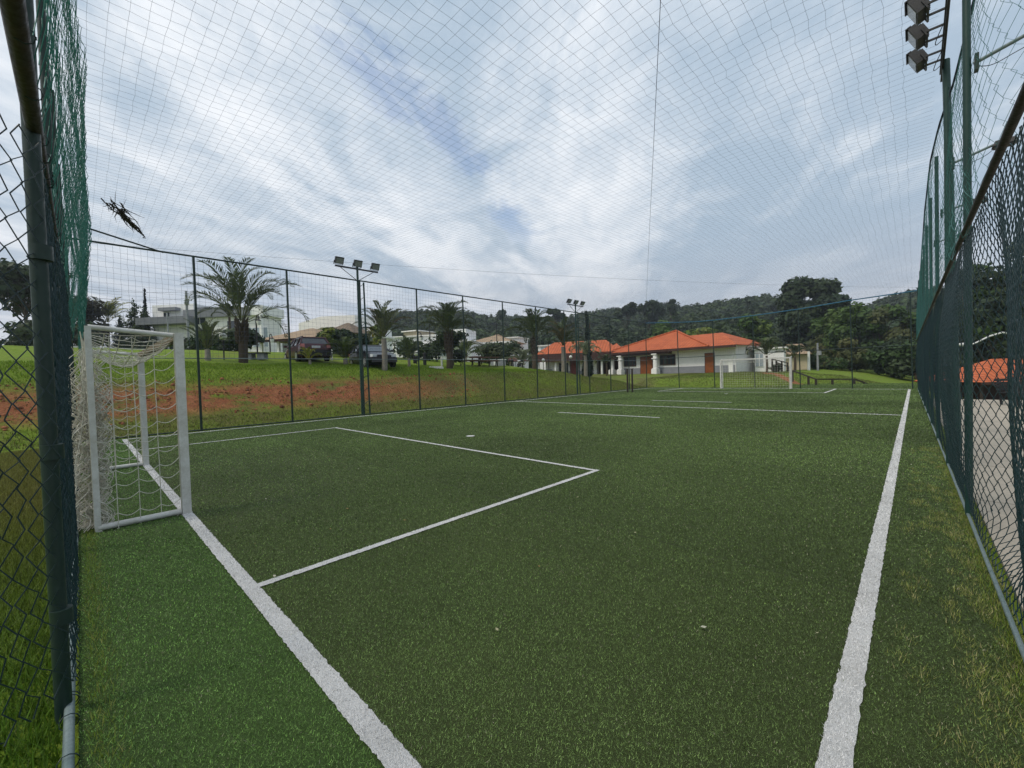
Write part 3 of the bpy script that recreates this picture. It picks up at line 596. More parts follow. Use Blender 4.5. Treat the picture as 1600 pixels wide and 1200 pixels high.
# ------------------------------------------------------------------ goals
def goal(x0, x1, y0, yb, label, net_bulk, sgn):
    r = thing('football_goal', label, 'goal', ((x0 + x1) / 2, y0, 0)); O = np.array([(x0 + x1) / 2, y0, 0]); h = 2.2; w = .088
    for x in (x0, x1): G().box((x, y0, h / 2), (w, w, h)).build('goalpost', MT['goal_white'], r, O)
    G().box(((x0 + x1) / 2, y0, h - w / 2 + .001), (x1 - x0 - w, w - .006, w)).build('crossbar', MT['goal_shade_brown'] if sgn > 0 else MT['goal_white'], r, O)
    for x in (x0, x1):
        G().box((x, yb, h * .5 + .02), (.052, .052, h + .04)).build('back_post', MT['goal_white'], r, O)
        G().tube([(x, y0 - .05 * sgn, h - .03), (x, yb, h + .03)], .028, 10).build('roof_bar', MT['goal_white'], r, O)
        G().tube([(x, y0 - .05 * sgn, .04), (x, yb, .04)], .034, 10).build('base_bar', MT['goal_white'], r, O)
    # net: roof, sides and back as one cord mesh
    g = G(); c = .165; nx = int((x1 - x0) / c); R = .0042
    U = np.linspace(x0 + .03, x1 - .03, nx + 1); ny = max(4, int(abs(y0 - yb) / .12)); V = np.linspace(0, 1, ny + 1)
    UU, VV = np.meshgrid(U, V, indexing='ij'); s = (UU - x0) / (x1 - x0)
    sagr = .30 * np.sin(PI * s) ** .7 * np.sin(PI * (VV * .85 + .12)) + .02 * rng.random(UU.shape)
    P = np.stack([UU + .03 * vnoise(UU * 3, VV * 4, 0), y0 + (yb - y0) * VV, h - .02 - sagr], -1); g.tubes(P, R, 4, ref=(.3, .2, 1)); g.tubes(P.transpose(1, 0, 2), R, 4, ref=(.2, .3, 1))
    nz = int(h / c); Wz = np.linspace(0, 1, nz + 1)
    UU, ZZ = np.meshgrid(U, Wz, indexing='ij'); PB = np.stack([UU + .05 * vnoise(UU * 4, ZZ * 12, 1), yb - sgn * (.03 + .22 * (1 - ZZ) ** 2 * net_bulk) + .10 * net_bulk * vnoise(UU * 3, ZZ * 9, 2), .03 + (h - .05) * ZZ - .12 * np.sin(PI * (UU - x0) / (x1 - x0)) * ZZ], -1)
    g.tubes(PB, R, 4, ref=(0, 1, 0)); g.tubes(PB.transpose(1, 0, 2), R, 4, ref=(0, .2, 1))
    nv = max(4, int(abs(y0 - yb) / .17))
    for x, e in ((x0, -1), (x1, 1)):
        A, Z2 = np.meshgrid(np.linspace(0, 1, 5 * nv + 1), np.linspace(0, 1, nz + 1), indexing='ij')
        dip = .045 * np.abs(np.sin(PI * A * nv)) + .10 * np.sin(PI * A) * (.6 + 1.2 * vnoise(A * 2, Z2 * 6, 1))
        PS = np.stack([x + e * .02 + .08 * vnoise(A * 3, Z2 * 7, 2) * np.sin(PI * A), y0 - sgn * .05 + (yb - y0) * A * .97, .05 + (h - .08) * Z2 - dip], -1)
        g.tubes(PS.transpose(1, 0, 2), R, 4, ref=(1, .1, 0)); g.tubes(PS[::5], R, 4, ref=(1, .1, 0))
    if net_bulk > .5:      # bunched spare net hanging at the back post
        for k in range(80):
            t = np.linspace(0, 1, 40); x = x1 - .02 - rng.uniform(0, .30); y = yb + rng.uniform(-.15, .12)
            g.tube(np.stack([x + .05 * np.sin(t * rng.uniform(20, 60) + k), y + .06 * np.sin(t * rng.uniform(20, 50)) - .10 * (1 - t) * rng.random(), .03 + 2.0 * t * rng.uniform(.7, 1)], -1), .0038, 4, caps=False)
    g.build('goal_net', MT['rope_white'], r, O); return r
goal(-10.85, -6.42, .86, .09, 'white square-post football goal with sagging white net, close to the back fence', 1.0, 1)
goal(-10.66, -6.18, 33.98, 34.42, 'small white football goal at the far end in front of the clubhouse', .15, -1)

# ------------------------------------------------------------------ floodlights
def flood_head(parent, c, yaw, tilt, s=1.0):
    hd = bpy.data.objects.new('lamp_head', None); COL.objects.link(hd); hd.parent = parent; hd.location = c; hd.rotation_euler = (0, tilt, yaw)
    g = G(); g.box((0, 0, 0), (.15 * s, .46 * s, .36 * s), taper=1); g.box((-.10 * s, 0, 0), (.08 * s, .30 * s, .26 * s))
    for k in range(5): g.box((-.15 * s, (-.12 + .06 * k) * s, 0), (.05 * s, .012, .24 * s))
    g.box((.06 * s, 0, .19 * s), (.10 * s, .48 * s, .015)); g.build('housing', MT['black'], hd)
    G().box((.078 * s, 0, 0), (.012, .40 * s, .30 * s)).build('lens', MT['lamp_face'], hd)
    g = G(); g.bar((-.05, -.25 * s, -.02), (-.05, -.25 * s, -.24 * s), .02); g.bar((-.05, .25 * s, -.02), (-.05, .25 * s, -.24 * s), .02); g.bar((-.05, -.26 * s, -.24 * s), (-.05, .26 * s, -.24 * s), .02); g.build('bracket', MT['black'], hd)
def flood_pole(label, x, y, tilt):
    r = thing('floodlight_pole', label, 'floodlight', (x, y, 0)); 
    G().tube([(0, 0, -.2), (0, 0, 6.42)], [.055, .045], 12).build('pole', MT['green_paint'], r)
    g = G(); g.tube([(0, .34, -.2), (0, .26, 5.7)], .036, 10)
    for k in range(10): g.tube([(0, .01, .4 + k * .56), (0, .33 - .008 * k, .6 + k * .56)], .012, 6)
    g.build('stay', MT['green_paint'], r)
    G().bar((0, -.95, 6.24), (0, .95, 6.24), .06).build('crossarm', MT['black'], r)
    for s in (-1, 1): G().tube([(0, s * .75, 6.22), (0, s * .03, 5.75)], .014, 6).build('brace', MT['black'], r)
    for yy_ in (-.80, 0, .80): flood_head(r, (.07, yy_, 6.46), 0, tilt, .74)
    return r
flood_pole('green floodlight pole with three lamps rising in front of the black car', -17.15, 8.45, .42)
flood_pole('floodlight pole with three lamps beside the dark cypress and the pale drooping palm', -17.15, 24.4, .55)
r = thing('floodlight_pole', 'floodlight mast with three lamps stacked above the pavement-side fence', 'floodlight', (.52, 10.4, 0))
G().tube([(0, 0, -.2), (-.13, 0, 6.7)], [.06, .05], 12).build('pole', MT['green_paint'], r)
G().bar((-.17, -2.0, 6.72), (-.17, .45, 6.72), .05).build('crossarm', MT['black'], r)
G().bar((-.17, -2.0, 6.58), (-.17, .45, 6.58), .03).build('brace', MT['black'], r)
for k, y_ in enumerate((-1.62, -.92, -.18)):
    for s in (-.15, .15): G().bar((-.17, y_ + s, 6.72), (-.42, y_ + s, 6.72), .026).build('arm', MT['black'], r)
    flood_head(r, (-.49, y_, 6.78), PI, .45, .70)
t = np.linspace(0, 1, 20)
for y_ in (-1.2, -.4): G().tube(np.stack([-.18 - .1 * np.sin(t * PI), y_ + .5 * t, 6.7 - .16 * np.sin(t * PI)], -1), .006, 5).build('cable', MT['black'], r)
# path lamps on the outside of the posts
proto = None; names = {6.3: 'small path lamp on a grey arm, closest one above the rail', 9.2: 'second small path lamp along the fence, by the second post', 12.1: 'third small path lamp along the fence, low beside the netting', 15.0: 'smallest path lamp of the row, half hidden by the netting'}
for y_, lab in names.items():
    loc = (float(xr_base(y_)) + .02, y_, 4.55)
    if proto is None:
        proto = thing('path_lamp', lab, 'lamp', loc, group='path lamps on the fence posts')
        G().tube([(0, 0, 0), (.42, 0, .12)], .018, 8).build('arm', MT['galv'], proto)
        g = G(); g.box((.52, 0, .115), (.24, .15, .07), taper=.75); g.box((.52, 0, .07), (.20, .13, .02)); g.build('lamp_head', MT['black'], proto)
        G().box((.02, 0, 0), (.03, .08, .16)).build('bracket', MT['dark_green'], proto)
        t = np.linspace(0, 1, 16); G().tube(np.stack([.03 + .42 * t, .03 + .03 * np.sin(t * 9), -.02 + .12 * t - .08 * np.sin(t * PI)], -1), .004, 5).build('cable', MT['black'], proto)
    else: copy_tree(proto, loc, 0, lab)

# ------------------------------------------------------------------ hills and forest
SIL = [(-300, 545), (140, 545), (300, 545), (380, 530), (420, 520), (450, 511), (480, 503), (520, 496), (560, 490), (600, 486), (640, 487), (700, 489), (760, 493), (850, 495), (930, 487), (960, 482), (1000, 480), (1060, 478), (1100, 475), (1150, 470), (1200, 466), (1260, 472), (1330, 483), (1370, 472), (1400, 463), (1440, 453), (1500, 446), (1600, 436), (1750, 434)]
sa_, st_ = [], []
for px_, py_ in SIL:
    d = ray(px_, py_); sa_.append(math.atan2(-d[0], d[1])); st_.append(d[2] / math.hypot(d[0], d[1]))
sa_, st_ = np.array(sa_)[::-1], np.array(st_)[::-1]
R0, R1 = 92., 290.
def hillz(az, r):
    te = np.interp(az, sa_, st_); top = te * R1 + 1.6 - 6.4; top = top + 3.5 * fbm(az * 14, r * .012, 1)
    t = np.clip((r - R0) / (R1 - R0), 0, 1); base = 1.0 - 1.5 * sstep(.12, -.1, az)
    z = base + (top - base) * (t ** 1.15) + 3.0 * np.sin(PI * t) * fbm(az * 9, r * .02, 2)
    return np.where(r > R1, top - (r - R1) * .12, z)
AZ, RR = np.meshgrid(np.linspace(-.45, 1.75, 160), np.concatenate([np.linspace(R0, R1, 60), np.linspace(R1 + 8, 560, 20)]), indexing='ij')
structure(G().grid(-RR * np.sin(AZ), RR * np.cos(AZ), hillz(AZ, RR)).build('hills', MT['hill']))
LEAF_N = {}
def crown_leaves(n, blobs, size, cols, flat=.6, inner=.35):
    """n leaf clumps spread through ellipsoid blobs (cx,cy,cz,rx,ry,rz)"""
    B = np.asarray(blobs, float); wgt = (B[:, 3] * B[:, 4] * B[:, 5]) ** .67; i = rng.choice(len(B), n, p=wgt / wgt.sum())
    d = rng.normal(0, 1, (n, 3)); d /= np.linalg.norm(d, axis=1)[:, None]; rr = (inner + (1 - inner) * rng.random(n) ** .5) * rng.uniform(.85, 1.12, n)
    P = B[i, :3] + d * rr[:, None] * B[i, 3:6]
    nrm = d + rng.normal(0, .55, (n, 3)); nrm[:, 2] += flat; nrm /= np.linalg.norm(nrm, axis=1)[:, None]
    a = np.cross(nrm, rng.normal(0, 1, (n, 3))); a /= np.linalg.norm(a, axis=1)[:, None] + 1e-9; b = np.cross(nrm, a)
    s = (size * rng.uniform(.55, 1.35, n))[:, None]; e = rng.uniform(.45, .9, n)[:, None]
    Q = np.stack([P - a * s, P - b * s * e, P + a * s, P + b * s * e], 1)
    cb = np.array(cols)[rng.integers(0, len(cols), len(B))]
    c = cb[i] * rng.uniform(.72, 1.28, (n, 1)); return Q, c
GREENS = [(.045, .078, .026), (.056, .092, .028), (.036, .064, .024), (.066, .10, .032), (.05, .074, .034)]
fg = G(); nt_ = 2300; k = 0
raz = rng.uniform(-.42, 1.05, nt_); rr_ = np.sqrt(rng.uniform(R0 ** 2, (R1 + 6) ** 2, nt_)); rdg = rng.random(nt_) < .16; rr_[rdg] = rng.uniform(R1 - 14, R1 + 4, rdg.sum())
for az, r_ in zip(raz, rr_):
    x, y, z = -r_ * math.sin(az), r_ * math.cos(az), float(hillz(az, r_)); h = rng.uniform(3.6, 7.5); w_ = rng.uniform(2.6, 5.2)
    bl = [(x + rng.normal(0, w_ * .45), y + rng.normal(0, w_ * .45), z + h * rng.uniform(.45, .95), w_ * rng.uniform(.4, .75), w_ * rng.uniform(.4, .75), w_ * rng.uniform(.32, .5)) for _ in range(4)]
    c0 = np.array(GREENS[rng.integers(5)]) * rng.uniform(.6, 1.05); Q, c = crown_leaves(int(150 * (1.15 - .3 * r_ / R1)), bl, .50 + .34 * r_ / R1, [c0, c0 * .8, c0 * 1.2], .6, .3); fg.polys(Q, 0, c)
tag(fg.build('hillside_forest', MT['leaf'], attr=True), 'dense dark forest covering the hills behind the houses', 'forest', kind='stuff')

# ------------------------------------------------------------------ trees
def tree(name, label, px, D, h, spread, trunk_h, nleaf, leaf, cols, shape='round', group='trees beyond the pitch', base=None, tr=.16):
    p = gp(px, D) if base is None else np.array(base, float); r = thing(name, label, 'tree', tuple(p), group=group)
    g = G(); lean = rng.normal(0, .03 * h, 2)
    top = np.array([lean[0], lean[1], h * .8]); t = np.linspace(0, 1, 8)[:, None]
    trunk = np.array([0, 0, -.2]) * (1 - t) + top * t + .02 * h * np.sin(t * 5 + rng.random() * 6) * [1, .6, 0]
    g.tube(trunk, tr * (1.05 - .9 * t[:, 0]) * (h / 6) ** .6 + .015, 8)
    blobs = []
    nb = {'round': 15, 'tall': 17, 'umbrella': 14, 'cone': 22, 'bush': 13}[shape]
    for i in range(nb):
        if shape == 'cone':
            f = (i + .5) / nb; q = np.array([0, 0, trunk_h + (h - trunk_h) * f]) + [*rng.normal(0, spread * .03, 2), 0]; rad = spread * .5 * (1.02 - f) + .04
            blobs.append((*q, rad, rad, (h - trunk_h) / nb * 1.3)); continue
        a = rng.uniform(0, 2 * PI)
        if shape == 'umbrella': f = rng.uniform(.66, .97); rad = spread * .5 * rng.uniform(.1, .9) * (1.25 - .6 * (f - .66) / .31)
        elif shape == 'tall': f = trunk_h / h + (1 - trunk_h / h) * (i + .5) / nb; rad = spread * .5 * rng.uniform(.15, .75) * (1.15 - .6 * abs(f - .55))
        elif shape == 'bush': f = rng.uniform(.18, .86); rad = spread * .5 * rng.uniform(.1, .78) * math.sqrt(max(.05, 1.1 - f * f))
        else: f = trunk_h / h + (.94 - trunk_h / h) * rng.random() ** .8; rad = spread * .5 * rng.uniform(.1, .75) * math.sqrt(max(.08, 1.15 - (2 * (f - trunk_h / h) / (1 - trunk_h / h) - .85) ** 2))
        c = np.array([rad * math.cos(a) + lean[0] * f, rad * math.sin(a) + lean[1] * f, h * f]); s = spread * rng.uniform(.13, .24)
        blobs.append((*c, s, s, s * rng.uniform(.5, .8)))
        if trunk_h > .3:
            b0 = trunk[min(7, int(f * 7))] * .7; m_ = (b0 + c) / 2 + [0, 0, -.05 * h]; g.tube([b0, m_, c], [.045 * (h / 6), .03 * (h / 6), .012], 5, caps=False)
    g.build('trunk', MT['bark'], r)
    Bm = np.array(blobs); zt_ = (Bm[:, 2] + Bm[:, 5]).max(); Bm[:, 2] *= h / zt_; Bm[:, 5] *= h / zt_; rm_ = np.sort(np.hypot(Bm[:, 0], Bm[:, 1]) + Bm[:, 3])[-3:].mean(); Bm[:, [0, 1, 3, 4]] *= spread * .5 / rm_
    if shape != 'cone': Bm[:, 3:5] = np.maximum(Bm[:, 3:5], spread * .13); Bm[:, 5] = np.maximum(Bm[:, 5], spread * .09)
    blobs = Bm
    Q, c = crown_leaves(nleaf * (2 if shape == 'cone' else 1), blobs, leaf, cols, .5, .1 if shape == 'cone' else .25)
    G().polys(Q, 0, c).build('crown', MT['leaf'], r, attr=True); return r
DK = [(.030, .052, .022), (.040, .064, .026), (.050, .074, .030)]
MD = [(.060, .110, .024), (.080, .135, .030), (.045, .085, .022), (.10, .155, .036)]
YG2 = [(.15, .20, .034), (.115, .17, .03), (.19, .22, .045)]
OL = [(.095, .11, .040), (.125, .135, .046), (.07, .085, .034)]
tree('araucaria_tree', 'tallest dark broad-topped tree rising above the clubhouse palm', 1246, 78, 17.2, 15, 3, 9000, .46, DK, 'round')
tree('dark_tree', 'dark tree filling the space under the tallest broad-topped crown', 1268, 74, 12.5, 9.5, 2, 3600, .42, DK, 'tall')
tree('leafy_tree', 'yellow green round tree behind the orange roof end', 1170, 72, 9.6, 7.5, 3, 2600, .34, YG2 + MD[:1])
tree('leafy_tree', 'bright green tree crown peeking over the orange ridge', 1035, 92, 11, 9, 4, 2400, .36, MD + YG2[:1])
tree('leafy_tree', 'low light green canopy just above the middle of the orange roof', 1090, 84, 8.6, 10, 3, 2600, .36, YG2 + MD[:2], 'umbrella')
tree('leafy_tree', 'green bushy tree standing past the wooden rail, next to the tallest dark tree', 1292, 66, 8.2, 8.5, 1.5, 3600, .32, OL + MD[:2])
tree('leafy_tree', 'bright topped round tree in the woods above the far corner of the pitch', 1335, 62, 10.2, 8.0, 1.5, 4400, .30, MD)
tree('leafy_tree', 'wide green tree between the bright topped one and the netting', 1385, 60, 10.0, 8.5, 1.5, 4400, .30, MD[:3] + OL[:1])
tree('leafy_tree', 'green tree touching the pavement-side netting above the touch line', 1435, 58, 9.4, 8.0, 1.5, 4200, .30, MD[:3] + OL[:1])
tree('dark_tree', 'dark low tree at the foot of the woods behind the far corner', 1395, 52, 5.2, 9, .6, 3200, .26, DK + MD[2:3], 'bush')
tree('dark_tree', 'dark low tree at the foot of the woods by the pavement fence', 1440, 50, 5.2, 7.5, .6, 2800, .26, DK, 'bush')
tree('olive_bush', 'olive coloured bush behind the short wooden railing', 1330, 58, 4.6, 6, .5, 2600, .26, OL, 'bush')
tree('olive_bush', 'low trimmed hedge bush beside the white post', 1288, 58, 2.3, 7, .3, 2000, .20, MD[2:3] + OL[:1], 'bush')
for i, (px_, D, h, s, lab) in enumerate([(1478, 50, 10, 8, 'dark tree seen through the netting just past the touch line'), (1515, 44, 13, 8, 'dark tree seen through the mesh next to the second post'), (1553, 40, 12.5, 8, 'tall dark tree beyond the pavement with sky showing in its top'),
        (1590, 42, 15, 9, 'tallest dark tree beyond the pavement at the edge of the view'), (1535, 48, 7, 9, 'low dark tree behind the sunken orange roof'), (1580, 46, 7, 9, 'low dark tree behind the end of the sunken orange roof'), (1500, 56, 8, 9, 'low dark tree behind the hip of the sunken orange roof')]):
    tree('dark_tree', lab, px_, D, h, s, 2.0 if h > 9 else .5, 3600, .27, DK + MD[2:3], 'tall' if h > 9 else 'bush')
tree('emergent_tree', 'open crowned tree with bare limbs standing out on the ridge', 978, 200, 0, 0, 0, 0, 0, DK) if False else None
def ridge_tree(label, px, py, D, h, s, shape, cols=DK):
    p = at(px, py, D); tree('ridge_tree', label, px, D, h, s, h * .5, 1500, .62, cols, shape, base=(p[0], p[1], p[2] - h), tr=.12)
ridge_tree('round dark tree standing highest on the ridge over the clubhouse eaves', 1012, 469, 150, 15, 13, 'round'); ridge_tree('flat topped open tree on the ridge beside the round dark one', 980, 473, 150, 14, 9, 'umbrella')
ridge_tree('slim tree on the ridge over the orange roof peak', 1048, 468, 165, 14, 5, 'tall'); ridge_tree('spreading tree on the ridge over the far globe lamps', 868, 482, 190, 13, 10, 'umbrella'); ridge_tree('flat tree on the ridge over the picnic tables', 785, 483, 230, 13, 10, 'umbrella')
# behind the goal
tree('dark_tree', 'broad dark tree beyond the road behind the back fence', 45, 52, 11.5, 13, 3, 4600, .34, DK + OL[2:], 'umbrella')
tree('dark_tree', 'brownish dark tree between the back fence and the yellow palm', 135, 60, 8.6, 9, 2, 2800, .32, [(.040, .040, .022), (.028, .036, .018), (.052, .048, .026)])
tree('dark_tree', 'low dark shrub mass at the roadside behind the goal', 90, 50, 4.6, 12, .5, 3000, .30, DK, 'bush')
tree('conifer', 'taller of the two cone-shaped conifers above the goal', 215, 62, 8.9, 5.8, .6, 1800, .16, [(.045, .075, .022), (.03, .055, .018)], 'cone', 'cone-shaped conifers')
tree('conifer', 'shorter cone-shaped conifer next to the white house', 229, 60, 7.6, 5.4, .5, 1800, .16, [(.045, .075, .022), (.03, .055, .018)], 'cone', 'cone-shaped conifers')
tree('conifer', 'small dark blue conifer tip above the goal roof', 192, 70, 7.4, 3.6, .6, 900, .18, [(.02, .034, .028), (.026, .04, .032)], 'cone', 'cone-shaped conifers')
tree('cypress', 'thin dark cypress at the corner of the white house', 232.5, 66, 11.4, 1.2, .4, 1200, .17, [(.014, .022, .014), (.02, .028, .018)], 'cone')
tree('cypress', 'slim dark cypress column beside the far floodlight pole', 919, 52, 8.4, 1.5, .3, 2200, .16, [(.012, .026, .016), (.018, .034, .018)], 'cone')
tree('shade_tree', 'wide dark dome-shaped tree behind the red car', 534, 33, 2.1, 4.5, .4, 5600, .13, [(.026, .05, .018), (.034, .06, .02), (.02, .038, .015)], 'umbrella')
tree('shrub', 'dark shrub under the tree beside the red car', 545, 31, 1.5, 2.6, .3, 1800, .13, DK, 'bush', 'shrubs on the lawn')
tree('shrub', 'dark green shrub at the foot of the biggest palm', 372, 30, 1.9, 3.6, .4, 2000, .15, DK, 'bush', 'shrubs on the lawn')
tree('shrub', 'low green hedge stretch in front of the white two-storey house', 330, 34, 1.9, 7, .2, 2200, .15, [(.02, .045, .012), (.03, .06, .015)], 'bush', 'shrubs on the lawn')
tree('shrub', 'dense dark bush wrapped round the middle palm', 707, 32, 2.7, 2.9, .3, 2200, .13, DK + MD[2:3], 'bush', 'shrubs on the lawn')
tree('shrub', 'dark clipped hedge in front of the beige house', 655, 36, 1.9, 6.2, .2, 2400, .13, DK, 'bush', 'shrubs on the lawn')
tree('shrub', 'olive shrub behind the picnic tables', 768, 44, 2.6, 4.6, .3, 1800, .15, DK + OL[2:], 'bush', 'shrubs on the lawn')
tree('shrub', 'dark leafy shrub before the grey gabled house', 785, 50, 4.0, 5.6, .5, 2000, .17, DK + MD[2:3], 'bush', 'shrubs on the lawn')
tree('shrub', 'thin yellow leaved young tree in front of the dome-shaped tree', 514, 30, 2.1, 1.5, .9, 700, .13, YG2, 'round', 'shrubs on the lawn')
tree('shrub', 'yellowish shrub at the corner of the white villa', 592, 34, 2.6, 1.6, .5, 700, .14, YG2, 'round', 'shrubs on the lawn')
for i, (px_, lab) in enumerate([(1031, 'first small shrub by the double door wall'), (1049, 'second small shrub under the shuttered window'), (1075, 'small wide shrub at the middle of the clubhouse wall'), (1091, 'small shrub next to the single door'), (1128, 'dark small shrub past the single door'), (1212, 'dark green shrub under the clubhouse palm')]):
    D = 54.5 - (px_ - 1031) * .052; tree('shrub', lab, px_, D, .9, 1.5, .1, 420, .11, DK + MD[2:3], 'bush', 'shrubs along the clubhouse wall')

# ------------------------------------------------------------------ palms
def palm(label, px, D, trunk_h, crown_h, spread, col, nf=26, tr=.20, droop=1.0, boots=True, bark='bark_pale', group='palms on the lawn', name='palm_tree', lw=.027, base=None):
    p = gp(px, D) if base is None else np.array(base); r = thing(name, label, 'palm', tuple(p), group=group)
    if trunk_h > .05:
        t = np.linspace(0, 1, 12); rad = tr * (1.12 - .2 * t + .02 * np.sin(t * 60))
        G().tube(np.stack([.04 * np.sin(t * 3), .03 * np.sin(t * 2), -.25 + (trunk_h + .25) * t], -1), rad, 12).build('trunk', MT[bark], r)
    if boots:
        g = G()
        for k in range(46):
            a = k * 2.4; z = trunk_h * (.45 + .6 * k / 46) + .05; o = np.array([math.cos(a), math.sin(a), 0]); b0 = o * tr * .85 + [0, 0, z]
            g.tube([b0, b0 + o * tr * .45 + [0, 0, .14], b0 + o * tr * .65 + [0, 0, .28]], [.075, .055, .02], 5)
        g.build('leaf_bases', MT['boots'], r)
    g = G(); L = spread * .62
    for k in range(nf):
        a = k * 2.39996 + rng.normal(0, .15); e = math.radians(np.interp(k / nf, [0, .35, .75, 1], [87, 72, 54, 30 if droop > .7 else 42]) + rng.normal(0, 5)); l = L * rng.uniform(.82, 1.12) * (crown_h / (spread * .5)) ** (.55 if e > 1 else .1)
        n = 16; s = np.linspace(0, 1, n); th = e - droop * 1.75 * s ** 2.3 * rng.uniform(.8, 1.2)
        dr = np.cumsum(np.cos(th)) * l / n; dz = np.cumsum(np.sin(th)) * l / n; bend = rng.normal(0, .18) * s ** 2
        ca_, sa2 = np.cos(a + bend), np.sin(a + bend); R = np.stack([dr * ca_, dr * sa2, trunk_h + dz], -1)
        cf = np.array(col[rng.integers(len(col))]) * rng.uniform(.75, 1.3)
        g.tube(R, np.linspace(.022, .006, n), 4, 0, cf * [1.3, 1.15, .9], caps=False)
        m_ = 34; q = np.linspace(.26, .99, m_); ii = q * (n - 1); i0 = np.clip(ii.astype(int), 0, n - 2); f = (ii - i0)[:, None]; B = R[i0] * (1 - f) + R[i0 + 1] * f; T = R[i0 + 1] - R[i0]; T /= np.linalg.norm(T, axis=1)[:, None]
        Sd = np.cross(T, [0, 0, 1.0]); Sd /= np.linalg.norm(Sd, axis=1)[:, None] + 1e-6; N = np.cross(Sd, T)
        for sg in (-1, 1):
            ll = l * .165 * np.sin(PI * (q * .86 + .12)) ** .6 * rng.uniform(.8, 1.15, m_); v_ = T * .95 + sg * Sd * .72 + N * .36 + rng.normal(0, .10, (m_, 3)); v_ /= np.linalg.norm(v_, axis=1)[:, None]
            tip = B + v_ * ll[:, None]; tip[:, 2] -= .10 * ll * droop; wv = np.cross(v_, N); wv /= np.linalg.norm(wv, axis=1)[:, None] + 1e-6; mid = B + v_ * ll[:, None] * .5
            wd = lw * (D / 24) ** .5
            g.polys(np.stack([B, mid - wv * wd, tip, mid + wv * wd], 1), 0, cf * rng.uniform(.7, 1.35, (m_, 1)))
    g.build('crown', MT['palm'], r, attr=True); return r
PG = [(.105, .13, .07), (.085, .11, .055), (.13, .15, .085)]; PD = [(.07, .095, .038), (.085, .105, .046), (.06, .082, .034)]; PY = [(.32, .31, .06), (.25, .27, .05)]; PP = [(.22, .25, .16), (.18, .21, .13)]
palm('biggest grey green palm with a thick dark trunk, in front of the white two-storey house', 381, 22, 2.0, 3.3, 5.4, PG, 28, .21, .95, True, 'boots')
palm('palm with a white barked trunk and brownish fronds beside the black car', 601, 23.5, 1.75, 2.1, 2.9, PG + [(.16, .11, .05)], 26, .15, .75, False)
palm('full palm with a dark bulging crown base, wrapped by a dense bush', 703, 29, 2.35, 2.6, 4.0, PD + PG[:1], 32, .22, 1.05, True, 'boots')
palm('wide palm behind the motorcycles', 836, 38, 2.7, 2.9, 5.0, PD + PG[:1], 32, .24, 1.0, True, 'bark')
palm('tall palm next to the globe lamps of the clubhouse wing', 881, 43, 3.0, 2.9, 4.2, PD + [(.12, .10, .04)], 28, .25, .9, False)
palm('pale palm with drooping arched fronds by the far floodlight pole', 915, 47, 2.5, 1.7, 4.6, PP, 20, .20, 1.45, False)
palm('palm with dark drooping fronds at the end of the clubhouse wall', 1198, 43, 1.75, 2.0, 4.4, PD, 22, .11, 1.3, False, 'bark')
palm('second palm behind the end of the clubhouse, near the wooden stairs', 1242, 50, 1.7, 1.7, 3.6, PD + OL[:1], 20, .14, 1.2, False, 'bark')
palm('young pale palm without trunk beside the white lamp and the biggest palm', 325, 21.5, .55, 1.6, 2.3, PG, 20, .13, .5, False, lw=.02)
palm('young dense palm between the red car and the black car', 540, 25, .35, 1.25, 2.6, [(.06, .09, .025), (.08, .11, .03)], 26, .14, .8, False, lw=.02)
palm('small yellow palm close to the rear wheel of the red car', 484, 23, .25, .75, 1.3, PY, 18, .07, .9, False, lw=.014)
palm('young pale green palm with a thin pale trunk before the beige house', 639, 26.5, .55, 1.5, 2.4, [(.10, .135, .06), (.08, .115, .05)], 20, .09, .9, False, lw=.02)
palm('pale low palm spreading in front of the motorcycles', 818, 47, .7, 2.2, 4.8, PP, 24, .14, 1.0, False)
palm('pale green low palm shrub behind the picnic tables', 728, 40, .4, 2.0, 3.6, [(.12, .15, .06), (.10, .13, .055)], 22, .12, 1.0, False)
palm('yellow green palm beyond the road above the goal', 172, 64, 5.0, 3.6, 7.5, PY + OL[:1], 24, .2, .8, False, 'bark')
palm('small palm between the two clubhouse columns', 948, 55, 1.6, 1.2, 3.0, PD, 18, .10, 1.0, False, 'bark')
palm('small thin palm at the corner of the white villa', 585, 36, 1.6, 1.0, 2.0, PY, 14, .06, 1.0, False)
palm('small dark palm in front of the white house with tall windows', 362, 36, 3.2, 1.3, 2.6, PD, 16, .10, 1.0, False, 'bark')

# ------------------------------------------------------------------ buildings
def facade(px0, px1, D0, D1, name, label, cat='house', zb=None):
    """local frame: x along the facade, y away from the viewer, origin on the ground at the first corner"""
    a = at(px0, 590, D0); b = at(px1, 590, D1); d = b[:2] - a[:2]; L = float(np.hypot(*d)); rz = math.atan2(d[1], d[0])
    z = float(hgt(a[0], a[1])) if zb is None else zb
    r = thing(name, label, cat, (a[0], a[1], z), rz); r['L'] = L; del r['L']; return r, L
def zat(px, py, D): return float(at(px, py, D)[2])
def win(r, x, z, w, h, y=0, mat='glass', frame='wall', nx=2, ft=.06, name='window'):
    o = G().box((x, y - .03, z), (w + .1, .10, h + .1)).build(name + '_frame' if name != 'window' else 'window', MT[frame], r)
    G().box((x, y - .075, z), (w, .05, h)).build('pane', MT[mat], o)
    if nx > 1:
        g = G()
        for k in range(1, nx): g.box((x - w / 2 + w * k / nx, y - .10, z), (ft, .04, h))
        g.build('mullions', MT[frame], o)
    return o
